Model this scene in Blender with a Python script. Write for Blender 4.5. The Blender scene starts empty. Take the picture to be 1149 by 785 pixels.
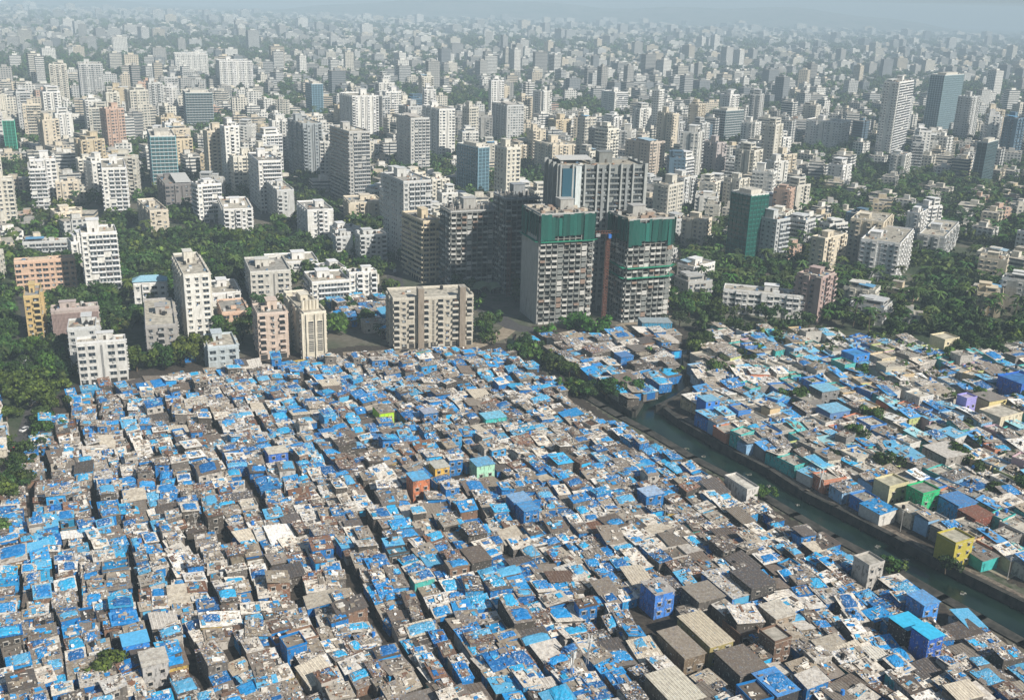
import bpy, math, random
import numpy as np
from mathutils import Matrix, Vector
R = math.radians
random.seed(7); rng = np.random.default_rng(11)
S = bpy.context.scene; COL = S.collection

# ------------------------------------------------------------------ camera, light, exposure
CAM_H = 160.0; FPX = 1150.0; PITCH = R(18.8); ROLL = R(1.7)
F_ = np.array([0, math.cos(PITCH), -math.sin(PITCH)])
r0 = np.array([1.0, 0, 0]); u0 = np.array([0, math.sin(PITCH), math.cos(PITCH)])
R_ = r0*math.cos(ROLL) + u0*math.sin(ROLL); U_ = -r0*math.sin(ROLL) + u0*math.cos(ROLL)
EYE = np.array([0, 0, CAM_H])
cd = bpy.data.cameras.new('camera'); cam = bpy.data.objects.new('camera', cd); COL.objects.link(cam)
m = Matrix.Identity(4)
for i in range(3):
    m[i][0], m[i][1], m[i][2], m[i][3] = R_[i], U_[i], -F_[i], EYE[i]
cam.matrix_world = m
cd.sensor_width = 36; cd.lens = 36*FPX/1149; cd.clip_start = 1; cd.clip_end = 60000
S.camera = cam
SUN_AZ = np.array([.78, -.63]); SUN_EL = R(37)
w = bpy.data.worlds.new('World'); S.world = w; w.use_nodes = True
nt = w.node_tree; bg = nt.nodes['Background']; sk = nt.nodes.new('ShaderNodeTexSky')
sk.sky_type = 'NISHITA'; sk.sun_disc = False; sk.sun_elevation = SUN_EL
sk.sun_rotation = math.atan2(SUN_AZ[0], SUN_AZ[1]); sk.dust_density = 1.2; sk.air_density = 1.6; sk.ozone_density = 3.0
nt.links.new(sk.outputs[0], bg.inputs[0]); bg.inputs[1].default_value = 0.05
sl = bpy.data.lights.new('sun', 'SUN'); so = bpy.data.objects.new('sun', sl); COL.objects.link(so)
sl.energy = 5.0; sl.angle = R(0.5); sl.color = (1, .94, .85)
so.rotation_euler = Vector((SUN_AZ[0]*math.cos(SUN_EL), SUN_AZ[1]*math.cos(SUN_EL), math.sin(SUN_EL))).to_track_quat('Z', 'Y').to_euler()
so.location = (0, 0, 500)
S.view_settings.view_transform = 'Standard'; S.view_settings.look = 'None'
S.view_settings.exposure = 0.40; S.view_settings.gamma = 1
HAZE_DENSITY = 2.05e-4

def proj(P):
    d = np.asarray(P, float) - EYE; z = d @ F_
    return 574.5 + FPX*(d @ R_)/z, 392.5 - FPX*(d @ U_)/z
def at(px, py, z=0.0):
    d = F_ + R_*(px-574.5)/FPX - U_*(py-392.5)/FPX
    t = (z-CAM_H)/d[2]; P = EYE + d*t
    return np.array([P[0], P[1], z])
def poly(pts, z=0.0): return np.array([at(x, y, z)[:2] for x, y in pts])
def inside(P, pg):
    x, y = P[..., 0], P[..., 1]; r = np.zeros(x.shape, bool); n = len(pg)
    for i in range(n):
        x1, y1 = pg[i]; x2, y2 = pg[i-1]
        c = ((y1 > y) != (y2 > y)) & (x < (x2-x1)*(y-y1)/((y2-y1) or 1e-9) + x1)
        r ^= c
    return r
def inpx(p, pg): return bool(inside(np.array(p, float), np.array(pg, float)))

# ------------------------------------------------------------------ materials
MATS = {}
def mat(name, fn, rough=.85, spec=.3, bump=None, metallic=0.0):
    m = bpy.data.materials.new(name); m.use_nodes = True; n = m.node_tree
    b = n.nodes['Principled BSDF']; b.inputs['Roughness'].default_value = rough
    b.inputs['Specular IOR Level'].default_value = spec; b.inputs['Metallic'].default_value = metallic
    out = fn(n)
    if out is not None: n.links.new(out, b.inputs['Base Color'])
    if bump:
        sc, dist, strength = bump
        bp = n.nodes.new('ShaderNodeBump'); nz = noise(n, sc, 4)
        n.links.new(nz, bp.inputs['Height']); bp.inputs['Distance'].default_value = dist; bp.inputs['Strength'].default_value = strength
        n.links.new(bp.outputs[0], b.inputs['Normal'])
    MATS[name] = m; return m
def val(n, v):
    x = n.nodes.new('ShaderNodeRGB'); x.outputs[0].default_value = (*v, 1); return x.outputs[0]
def coords(n, scale=(1, 1, 1)):
    g = n.nodes.new('ShaderNodeNewGeometry'); mp = n.nodes.new('ShaderNodeMapping'); mp.inputs['Scale'].default_value = scale
    n.links.new(g.outputs['Position'], mp.inputs[0]); return mp.outputs[0]
def noise(n, sc, det=4, scale=(1, 1, 1), rough=.6):
    x = n.nodes.new('ShaderNodeTexNoise'); x.inputs['Scale'].default_value = sc; x.inputs['Detail'].default_value = det
    x.inputs['Roughness'].default_value = rough
    n.links.new(coords(n, scale), x.inputs['Vector']); return x.outputs['Fac']
def ramp(n, v, a, b, ca=(0, 0, 0), cb=(1, 1, 1)):
    x = n.nodes.new('ShaderNodeValToRGB'); x.color_ramp.elements[0].position = a; x.color_ramp.elements[1].position = b
    x.color_ramp.elements[0].color = (*ca, 1); x.color_ramp.elements[1].color = (*cb, 1)
    n.links.new(v, x.inputs[0]); return x.outputs[0]
def mix(n, f, a, b, mode='MIX'):
    x = n.nodes.new('ShaderNodeMix'); x.data_type = 'RGBA'; x.blend_type = mode
    for s, v in ((x.inputs[0], f), (x.inputs[6], a), (x.inputs[7], b)):
        if isinstance(v, (int, float)): s.default_value = v
        elif isinstance(v, tuple): s.default_value = (*v, 1)
        else: n.links.new(v, s)
    return x.outputs[2]
def tint(n):
    x = n.nodes.new('ShaderNodeAttribute'); x.attribute_name = 'tint'; return x.outputs['Color']
def mth(n, op, a, b=0.0, c=None):
    x = n.nodes.new('ShaderNodeMath'); x.operation = op
    for i, v in enumerate((a, b) if c is None else (a, b, c)):
        if isinstance(v, (int, float)): x.inputs[i].default_value = v
        else: n.links.new(v, x.inputs[i])
    return x.outputs[0]

def f_plaster(n):
    a = ramp(n, noise(n, .9, 5, (1, 1, .25)), .3, .7, (.68, .66, .62), (1.08, 1.07, 1.05))
    c = mix(n, 1.0, tint(n), a, 'MULTIPLY')
    return mix(n, ramp(n, noise(n, .35, 6, (1, 1, .3)), .60, .72), c, mix(n, .55, c, (.10, .09, .075)))
def f_terrace(n):
    a = ramp(n, noise(n, .5, 6), .35, .7, (.5, .49, .46), (1.12, 1.1, 1.05))
    return mix(n, 1.0, tint(n), a, 'MULTIPLY')
def worn(n):     # how worn a sheet is rides in the tint's alpha: 0 speckled, 1 clean
    x = n.nodes.new('ShaderNodeAttribute'); x.attribute_name = 'tint'; return mth(n, 'SUBTRACT', 1.0, x.outputs['Alpha'])
def f_tin(n):
    t = tint(n); w_ = worn(n); m_ = lambda v: mth(n, 'MULTIPLY', v, w_)
    c = mix(n, ramp(n, noise(n, .9, 5, (1, 1, 1), .7), .42, .60), t, mix(n, .45, t, (.14, .095, .065)))
    c = mix(n, m_(ramp(n, noise(n, 1.5, 3, (1, 1, 1), .7), .56, .60)), c, (.74, .70, .64))
    c = mix(n, m_(ramp(n, noise(n, 1.15, 3, (1.2, .9, 1.1), .75), .59, .63)), c, (.05, .22, .50))
    return mix(n, m_(ramp(n, noise(n, 1.7, 3, (.9, 1.1, 1), .7), .58, .62)), c, (.03, .022, .018))
def f_tarp(n):
    t = tint(n); w_ = worn(n); m_ = lambda v: mth(n, 'MULTIPLY', v, w_)
    c = mix(n, ramp(n, noise(n, 1.0, 5, (1, 1, 1), .7), .50, .62), t, mix(n, .4, t, (.22, .50, .78)))
    c = mix(n, m_(ramp(n, noise(n, 1.4, 4, (1.5, .8, 1), .75), .57, .61)), c, (.76, .77, .77))
    return mix(n, m_(ramp(n, noise(n, 1.7, 3, (1, 1.2, 1), .7), .60, .63)), c, (.03, .03, .035))
def f_shade(n):
    c = mix(n, ramp(n, noise(n, 1.2, 4, (1, 1, .4), .7), .5, .6), tint(n), mix(n, .65, tint(n), (.05, .045, .04)))
    return mix(n, ramp(n, noise(n, 1.8, 3), .62, .65), c, (.42, .40, .37))
def f_plain(n): return mix(n, 1.0, tint(n), ramp(n, noise(n, 1.2, 4), .3, .7, (.78, .78, .78), (1.1, 1.1, 1.1)), 'MULTIPLY')
def f_leaf(n):
    o = n.nodes.new('ShaderNodeObjectInfo')
    c = mix(n, 1.0, tint(n), o.outputs['Color'], 'MULTIPLY')
    return mix(n, 1.0, c, ramp(n, noise(n, .35, 3), .3, .7, (.42, .52, .45), (1.1, 1.1, .95)), 'MULTIPLY')
def f_far(n):
    g = n.nodes.new('ShaderNodeNewGeometry')
    cr = n.nodes.new('ShaderNodeVectorMath'); cr.operation = 'CROSS_PRODUCT'; n.links.new(g.outputs['True Normal'], cr.inputs[0]); cr.inputs[1].default_value = (0, 0, 1)
    dt = n.nodes.new('ShaderNodeVectorMath'); dt.operation = 'DOT_PRODUCT'; n.links.new(g.outputs['Position'], dt.inputs[0]); n.links.new(cr.outputs[0], dt.inputs[1])
    sp = n.nodes.new('ShaderNodeSeparateXYZ'); n.links.new(g.outputs['Position'], sp.inputs[0])
    sn = n.nodes.new('ShaderNodeSeparateXYZ'); n.links.new(g.outputs['True Normal'], sn.inputs[0])
    at_ = n.nodes.new('ShaderNodeAttribute'); at_.attribute_name = 'tint'
    fu = mth(n, 'FRACT', mth(n, 'MULTIPLY', dt.outputs['Value'], 1/3.6)); fv = mth(n, 'FRACT', mth(n, 'MULTIPLY', sp.outputs[2], 1/3.1))
    wu = mth(n, 'GREATER_THAN', fu, .42); wu = mth(n, 'MAXIMUM', wu, mth(n, 'GREATER_THAN', at_.outputs['Alpha'], .55))
    wv = mth(n, 'GREATER_THAN', fv, .48); side = mth(n, 'LESS_THAN', mth(n, 'ABSOLUTE', sn.outputs[2]), .5)
    k = mth(n, 'MULTIPLY', mth(n, 'MULTIPLY', wu, wv), side)
    return mix(n, k, f_plaster(n), (.05, .06, .07))
def f_ground(n):
    c = mix(n, ramp(n, noise(n, .02, 8), .42, .55), (.035, .055, .022), (.11, .10, .075))
    c = mix(n, ramp(n, noise(n, .3, 6), .4, .7), c, (.15, .14, .115))
    return mix(n, ramp(n, noise(n, .006, 8), .5, .58), c, (.035, .055, .025))
mat('plaster', f_plaster); mat('terrace', f_terrace, bump=(1.5, .1, .4)); mat('tin', f_tin, .75, bump=(2.5, .25, .9)); mat('tarp', f_tarp, .6, .25, bump=(2.2, .35, 1.0))
mat('plain', f_plain); mat('leaf', f_leaf, .7, .25); mat('far', f_far)
mat('shackwall', f_shade)
mat('glass', lambda n: tint(n), .12, .5); mat('net', f_plain, .8)
mat('ground', f_ground, .95, bump=(.8, .3, .5))
mat('pathdirt', lambda n: mix(n, ramp(n, noise(n, .7, 6), .35, .65), (.07, .058, .045), (.24, .20, .16)), .95)
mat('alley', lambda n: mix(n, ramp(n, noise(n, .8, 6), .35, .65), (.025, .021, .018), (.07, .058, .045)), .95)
mat('earth', lambda n: mix(n, ramp(n, noise(n, .4, 6), .35, .65), (.20, .16, .115), (.34, .29, .22)), .95)
mat('asphalt', lambda n: mix(n, ramp(n, noise(n, .6, 5), .35, .7), (.045, .045, .047), (.09, .085, .08)), .9)
mat('concrete', lambda n: mix(n, ramp(n, noise(n, .35, 6, (1, 1, .5)), .35, .65), (.022, .023, .02), (.075, .07, .06)), .9)
mat('water', lambda n: mix(n, ramp(n, noise(n, .12, 5), .4, .7), (.004, .014, .012), (.014, .034, .024)), .22, .4, bump=(.9, .05, .25))
MI = ['plaster', 'terrace', 'tin', 'tarp', 'plain', 'leaf', 'far', 'glass', 'net', 'concrete', 'earth', 'shackwall']
IX = {k: i for i, k in enumerate(MI)}

# ------------------------------------------------------------------ quad mesh builder
BF = np.array([[0, 1, 5, 4], [1, 3, 7, 5], [3, 2, 6, 7], [2, 0, 4, 6], [4, 5, 7, 6], [0, 2, 3, 1]])
SG = np.array([[-1, -1, -1], [1, -1, -1], [-1, 1, -1], [1, 1, -1], [-1, -1, 1], [1, -1, 1], [-1, 1, 1], [1, 1, 1]])*.5
class MB:
    def __init__(s): s.V = []; s.F = []; s.M = []; s.C = []; s.n = 0
    def add(s, V, F, M, C):
        V = np.asarray(V, float); F = np.asarray(F); k = len(F)
        if np.ndim(M) == 0: M = np.full(k, M)
        C = np.asarray(C, float)
        if C.ndim == 1: C = np.tile(C, (k, 1))
        if C.shape[1] == 3: C = np.hstack([C, np.zeros((k, 1))])
        s.V.append(V); s.F.append(F + s.n); s.M.append(M); s.C.append(C); s.n += len(V)
    def boxes(s, C, Z, mtl, col, rot=None, top=None, topcol=None, bottom=False):
        C = np.atleast_2d(np.asarray(C, float)); n = len(C); Z = np.broadcast_to(np.asarray(Z, float), (n, 3))
        L = SG[None]*Z[:, None, :]
        if rot is not None:
            rot = np.asarray(rot, float)
            L = np.einsum('nij,nkj->nki', np.broadcast_to(rot, (n, 3, 3)), L)
        V = (L + C[:, None, :]).reshape(-1, 3); B = BF if bottom else BF[:5]; nb = len(B)
        F = (B[None] + 8*np.arange(n)[:, None, None]).reshape(-1, 4)
        M = np.full((n, nb), IX[mtl]); col = np.asarray(col, float)
        col = np.broadcast_to(np.atleast_2d(col), (n, np.atleast_2d(col).shape[1]))
        if col.shape[1] == 3: col = np.hstack([col, np.zeros((n, 1))])
        K = np.repeat(col[:, None, :], nb, 1).copy()
        if top: M[:, 4] = IX[top]
        if topcol is not None:
            tc = np.broadcast_to(np.atleast_2d(np.asarray(topcol, float)), (n, 3)); K[:, 4, :3] = tc
        s.add(V, F, M.reshape(-1), K.reshape(-1, 4)); return s
    def box(s, c, z, mtl, col, rot=None, **k): return s.boxes([c], [z], mtl, col, rot, bottom=k.pop('bottom', rot is not None), **k)
    def tube(s, p, q, r1, r2, mtl, col, n=8, cap=True):
        p = np.array(p, float); q = np.array(q, float); d = q-p; d /= np.linalg.norm(d)+1e-9
        a = np.cross(d, [0, 0, 1.0]) if abs(d[2]) < .9 else np.cross(d, [1.0, 0, 0]); a /= np.linalg.norm(a); b = np.cross(d, a)
        an = np.arange(n)*2*math.pi/n; ring = np.cos(an)[:, None]*a + np.sin(an)[:, None]*b
        V = np.vstack([p+ring*r1, q+ring*r2, [q]]); F = [[(i+1) % n, i, n+i, n+(i+1) % n] for i in range(n)]
        if cap: F += [[n+i, 2*n, n+(i+2) % n, n+(i+1) % n] for i in range(0, n, 2)]
        s.add(V, F, IX[mtl], col); return s
    def merge(s, o, loc=(0, 0, 0), yaw=0, sc=1.0, col=None):
        c, q = math.cos(yaw), math.sin(yaw); Rm = np.array([[c, -q, 0], [q, c, 0], [0, 0, 1]])
        for V, F, M, C in zip(o.V, o.F, o.M, o.C):
            pass
        V = np.vstack(o.V)*sc @ Rm.T + np.asarray(loc, float); F = np.vstack(o.F); C = np.vstack(o.C)
        if col is not None: C = C.copy(); C[:, :3] *= np.asarray(col)
        s.add(V, F, np.concatenate(o.M), C); return s
    def mesh(s, name):
        me = bpy.data.meshes.new(name); V = np.vstack(s.V); F = np.vstack(s.F); M = np.concatenate(s.M); C = np.vstack(s.C)
        used = np.unique(M); rem = np.zeros(len(MI), int)
        for i, u in enumerate(used): me.materials.append(MATS[MI[u]]); rem[u] = i
        me.vertices.add(len(V)); me.vertices.foreach_set('co', V.astype(np.float32).ravel())
        me.loops.add(len(F)*4); me.loops.foreach_set('vertex_index', F.astype(np.int32).ravel())
        me.polygons.add(len(F)); me.polygons.foreach_set('loop_start', (np.arange(len(F))*4).astype(np.int32))
        me.polygons.foreach_set('material_index', rem[M].astype(np.int32))
        a = me.attributes.new('tint', 'FLOAT_COLOR', 'FACE'); a.data.foreach_set('color', C.astype(np.float32).ravel())
        me.update(calc_edges=True); me.shade_flat(); return me
    def build(s, name, parent=None, loc=None, yaw=0):
        o = bpy.data.objects.new(name, s.mesh(name)); COL.objects.link(o)
        if parent is not None: o.parent = parent
        if loc is not None: o.location = [float(x) for x in loc]
        o.rotation_euler[2] = yaw
        return o
def inst(name, me, parent, loc, yaw=0, scale=None):
    o = bpy.data.objects.new(name, me); COL.objects.link(o); o.parent = parent; o.location = [float(x) for x in loc]; o.rotation_euler[2] = yaw
    if scale is not None: o.scale = scale
    return o
def empty(name, loc, yaw=0):
    o = bpy.data.objects.new(name, None); COL.objects.link(o); o.location = [float(x) for x in loc]; o.rotation_euler[2] = yaw; o.empty_display_size = 1; return o
def tag(o, label=None, cat=None, group=None, kind=None):
    if label: o['label'] = label
    if cat: o['category'] = cat
    if group: o['group'] = group
    if kind: o['kind'] = kind
    return o
def rmat(yaw, ax=0, ay=0): return np.array(Matrix.Rotation(yaw, 3, 'Z') @ Matrix.Rotation(ax, 3, 'X') @ Matrix.Rotation(ay, 3, 'Y'))

# label bookkeeping: every repeat is told apart by the landmark it stands by
LAND = []      # (short name, world position)
PEND = []      # (object, description, position, category word)
ORD = ['nearest', 'second nearest', 'third nearest', 'fourth nearest', 'fifth nearest', 'sixth nearest', 'seventh nearest', 'eighth nearest', 'ninth nearest', 'tenth nearest', 'eleventh nearest', 'twelfth nearest']
ORD += [t+' nearest' for t in 'thirteenth fourteenth fifteenth sixteenth seventeenth eighteenth nineteenth twentieth'.split()] + ['%dth nearest' % i for i in range(21, 90)]
def landmark(name, P): LAND.append((name, np.array(proj(P))))
def pend(o, descr, P, word): PEND.append((o, descr, np.array(proj(P)), word))
def flush_labels():
    groups = {}
    for o, d, p, wd in PEND:
        best = sorted(LAND, key=lambda L: np.hypot(*(L[1]-p)))[0]
        dx, dy = p-best[1]
        rel = ('right of' if dx > 0 else 'left of') if abs(dx) > abs(dy) else ('in front of' if dy > 0 else 'behind')
        groups.setdefault((d, rel, best[0], wd), []).append((float(np.hypot(dx, dy)), o))
    for (d, rel, lm, wd), rows in groups.items():
        rows.sort(key=lambda r: r[0])
        for i, (_, o) in enumerate(rows):
            o['label'] = '%s, %s %s the %s' % (d, ORD[i] if len(rows) > 1 else 'just', rel, lm.replace('cream villa with arched windows', 'cream villa').replace('cream two-storey house by the palms', 'cream palm-side house') )
    for o, *_ in PEND:
        if len(o['label'].split()) > 16: o['label'] = o['label'].replace(' roof,', ',').replace('such ', '')
    L = [o['label'] for o, *_ in PEND]; print('LABELS', len(L), 'distinct', len(set(L)), 'long', sum(len(x.split()) > 16 for x in L))

# ------------------------------------------------------------------ ground, canal, roads
CANAL = [(566, 376), (573, 390), (610, 409), (638, 433), (677, 457), (696, 468), (727, 484), (777, 514), (821, 537), (850, 553), (892, 578), (935, 603), (1006, 641), (1058, 671), (1100, 694), (1149, 722), (1230, 770),
         (1230, 725), (1149, 684), (1047, 634), (1000, 609), (935, 576), (900, 559), (860, 533), (821, 513), (795, 498), (760, 478), (742, 464), (738, 457), (760, 446), (776, 434), (770, 418), (768, 400), (775, 385),
         (762, 385), (752, 402), (757, 426), (745, 436), (722, 444), (711, 462), (690, 449), (672, 435), (646, 420), (610, 398), (585, 384), (578, 374)]
CANAL = CANAL[:18]+[(x+3, y-6) for x, y in CANAL[18:29]]+CANAL[29:]
CW = poly(CANAL)
gm = MB()
X0, X1, Y0, Y1, st = -300, 420, 120, 640, 2.0
nx, ny = int((X1-X0)/st)+1, int((Y1-Y0)/st)+1
gx, gy = np.meshgrid(np.linspace(X0, X1, nx), np.linspace(Y0, Y1, ny), indexing='ij')
gz = np.where(inside(np.stack([gx, gy], -1), CW), -3.4, 0.0)
V = np.stack([gx, gy, gz], -1).reshape(-1, 3); ii, jj = np.meshgrid(np.arange(nx-1), np.arange(ny-1), indexing='ij'); b = (ii*ny+jj).ravel()
MI.append('ground'); IX['ground'] = len(MI)-1
for k_ in ('asphalt', 'water', 'alley', 'pathdirt'): MI.append(k_); IX[k_] = len(MI)-1
fx = np.stack([gx[:-1, :-1]+1, gy[:-1, :-1]+1], -1)
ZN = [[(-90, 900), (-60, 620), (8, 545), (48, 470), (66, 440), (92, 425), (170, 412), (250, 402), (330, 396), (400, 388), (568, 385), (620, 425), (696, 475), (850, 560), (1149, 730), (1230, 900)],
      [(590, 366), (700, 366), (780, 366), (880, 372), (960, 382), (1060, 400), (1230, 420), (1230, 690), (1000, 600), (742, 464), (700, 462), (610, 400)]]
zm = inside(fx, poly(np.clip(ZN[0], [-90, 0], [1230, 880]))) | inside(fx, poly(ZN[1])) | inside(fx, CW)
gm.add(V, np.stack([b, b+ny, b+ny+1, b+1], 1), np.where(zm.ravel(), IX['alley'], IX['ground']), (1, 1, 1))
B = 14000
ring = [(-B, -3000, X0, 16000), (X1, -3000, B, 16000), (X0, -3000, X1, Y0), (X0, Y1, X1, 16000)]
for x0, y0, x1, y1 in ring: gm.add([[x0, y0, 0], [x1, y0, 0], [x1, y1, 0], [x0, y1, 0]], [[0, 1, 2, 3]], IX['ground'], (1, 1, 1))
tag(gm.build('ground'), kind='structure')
wb = MB(); a0 = CW.min(0)-4; a1 = CW.max(0)+4
wb.add([[a0[0], a0[1], -2.3], [a1[0], a0[1], -2.3], [a1[0], a1[1], -2.3], [a0[0], a1[1], -2.3]], [[0, 1, 2, 3]], IX['water'], (1, 1, 1))
tag(wb.build('canal_water'), kind='structure')
def ribbon(name, pts, width, z, mtl, kind='structure'):
    m_ = MB(); P = poly(pts); out = []
    Q = [P[0]]
    for a, b in zip(P[:-1], P[1:]):
        n = max(1, int(np.linalg.norm(b-a)/4)); Q += [a+(b-a)*(i+1)/n for i in range(n)]
    Q = np.array(Q); T = np.gradient(Q, axis=0); T /= np.linalg.norm(T, axis=1)[:, None]+1e-9; N = np.stack([-T[:, 1], T[:, 0]], 1)
    V = np.zeros((len(Q)*2, 3)); V[0::2, :2] = Q+N*width/2; V[1::2, :2] = Q-N*width/2; V[:, 2] = z
    F = [[2*i, 2*i+1, 2*i+3, 2*i+2] for i in range(len(Q)-1)]
    m_.add(V, F, IX[mtl], (1, 1, 1)); o = m_.build(name); tag(o, kind=kind); return Q
def wall_run(name, pts, z0, z1, th, label):
    m_ = MB(); P = poly(pts)
    for a, b in zip(P[:-1], P[1:]):
        d = b-a; L = np.linalg.norm(d); c = (a+b)/2
        m_.box((c[0], c[1], (z0+z1)/2), (L+th*.5, th, z1-z0), 'concrete', (1, 1, 1), rmat(math.atan2(d[1], d[0])))
    o = m_.build(name); tag(o, label, 'wall'); return o
RB = [(768, 400), (770, 418), (776, 434), (760, 446), (738, 457), (742, 464), (760, 478), (795, 498), (821, 513), (860, 533), (900, 559), (935, 576), (1000, 609), (1047, 634), (1149, 684), (1230, 725)]
LB = [(573, 390), (610, 409), (638, 433), (677, 457), (696, 468), (727, 484), (777, 514), (821, 537), (850, 553), (892, 578), (935, 603), (1006, 641), (1058, 671), (1100, 694), (1149, 722), (1230, 770)]
RB = [(x+(3 if i > 4 else 0), y-(6 if i > 4 else 0)) for i, (x, y) in enumerate(RB)]
MBK = [(752, 402), (757, 426), (745, 436), (722, 444), (711, 462), (690, 449), (672, 435), (646, 420), (610, 398), (585, 384)]
wall_run('retaining_wall', RB, -3.4, .9, 2.0, 'dark concrete embankment wall along the path side of the canal')
wall_run('retaining_wall', LB, -3.4, .45, 3.8, 'dark concrete embankment wall under the dense blue shacks beside the canal')
wall_run('retaining_wall', MBK, -3.4, .5, 2.2, 'dark embankment wall round the wedge of shacks between both channels')
def shift(pts, dx, dy): return [(x+dx, y+dy) for x, y in pts]
ribbon('canal_path', shift(RB[6:], 5, -4), 3.0, .012, 'pathdirt')
ribbon('road', [(-40, 600), (8, 530), (28, 485), (42, 445), (36, 420), (26, 385), (30, 350), (20, 320)], 5.5, .016, 'asphalt')
ribbon('road', [(385, 398), (440, 396), (520, 392), (560, 378), (575, 366)], 8, .012, 'earth')
ribbon('road', [(380, 330), (430, 322), (480, 330), (540, 345), (575, 366), (600, 372)], 10, .016, 'asphalt')
ribbon('road', [(700, 368), (740, 355), (765, 335), (748, 310), (760, 285)], 12, .020, 'earth')
ribbon('road', [(445, 322), (440, 300), (425, 285)], 9, .024, 'asphalt')
ribbon('path', [(1110, 640), (1149, 620), (1200, 600)], 12, .008, 'earth')

# ------------------------------------------------------------------ apartment buildings
WHITE = (.68, .68, .66); CREAM = (.60, .54, .44); GREY = (.36, .36, .35); PINK = (.50, .36, .29); BEIGE = (.56, .48, .35); SALMON = (.58, .42, .32)
YELLOW = (.50, .38, .19); BROWN = (.28, .19, .16); BLUEG = (.10, .17, .24); DARKG = (.02, .12, .10); LGREY = (.50, .51, .51)
FH = 3.0
def win_mesh(kind, wcol, trim):
    b = MB()
    if kind == 'window':
        b.box((0, -.05, 0), (1.75, .10, 1.5), 'plain', trim); b.box((0, -.08, 0), (1.5, .12, 1.25), 'glass', (.035, .045, .055)); b.box((0, -.14, 0), (.07, .04, 1.25), 'plain', trim)
        b.box((0, -.28, .82), (2.1, .56, .1), 'plain', trim)
    elif kind == 'wide':
        b.box((0, -.06, 0), (2.6, .12, 1.6), 'glass', (.03, .04, .05)); b.box((0, -.10, 0), (.07, .06, 1.6), 'plain', trim); b.box((0, -.25, .88), (2.9, .5, .12), 'plain', trim)
    elif kind == 'balcony':
        b.box((0, -.05, .25), (2.5, .10, 2.1), 'glass', (.022, .026, .03)); b.box((0, -.6, -.92), (2.9, 1.2, .14), 'plain', trim)  # dark door pane also stands for the shade of an uncut recess
        b.box((0, -1.14, -.42), (2.9, .1, .95), 'plain', trim); b.box((-1.4, -.57, -.42), (.1, 1.04, .95), 'plain', trim); b.box((1.4, -.57, -.42), (.1, 1.04, .95), 'plain', trim)
    elif kind == 'band':
        b.box((0, -.06, .12), (3.1, .12, 1.55), 'glass', (.03, .04, .05)); b.box((0, -.45, -.98), (3.32, .9, .9), 'plain', trim); b.box((0, -.1, .12), (.12, .14, 1.55), 'plain', trim)
    return b
_wm = {}
def wmesh(kind, trim, v=0):
    k = (kind, tuple(round(t, 2) for t in trim), v)
    if k not in _wm:
        b = win_mesh(kind, None, np.array(trim)*(1, .72, .9, 1)[v])
        if v == 1: b.box((.5, -.35, -1.0), (.85, .5, .6), 'plain', (.45, .45, .43))
        if v == 2: b.box((-.3, -.2, .1), (1.0, .1, 1.1), 'plain', (.30, .33, .34))
        if v == 3: b.box((.2, -.9 if kind in ('balcony', 'band') else -.3, .5), (1.6, .9 if kind in ('balcony', 'band') else .5, .08), 'plain', (.25, .16, .11)); b.box((-.5, -.65, -.6), (.5, .08, .7), 'plain', (.12, .2, .35))
        _wm[k] = (b, b.mesh(kind))
    return _wm[k]
NAMEOF = {'window': 'window', 'wide': 'window', 'balcony': 'balcony', 'band': 'balcony'}
STYLE = {'grid': ['window', 'window', 'wide'], 'balc': ['balcony', 'window', 'balcony', 'window'], 'band': ['band'], 'mixed': ['window', 'balcony', 'window', 'blank'], 'wide': ['wide', 'wide', 'window']}
def facing(P, nrm): return nrm @ (P[:2]) < 0   # camera stands at the world origin in plan
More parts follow.
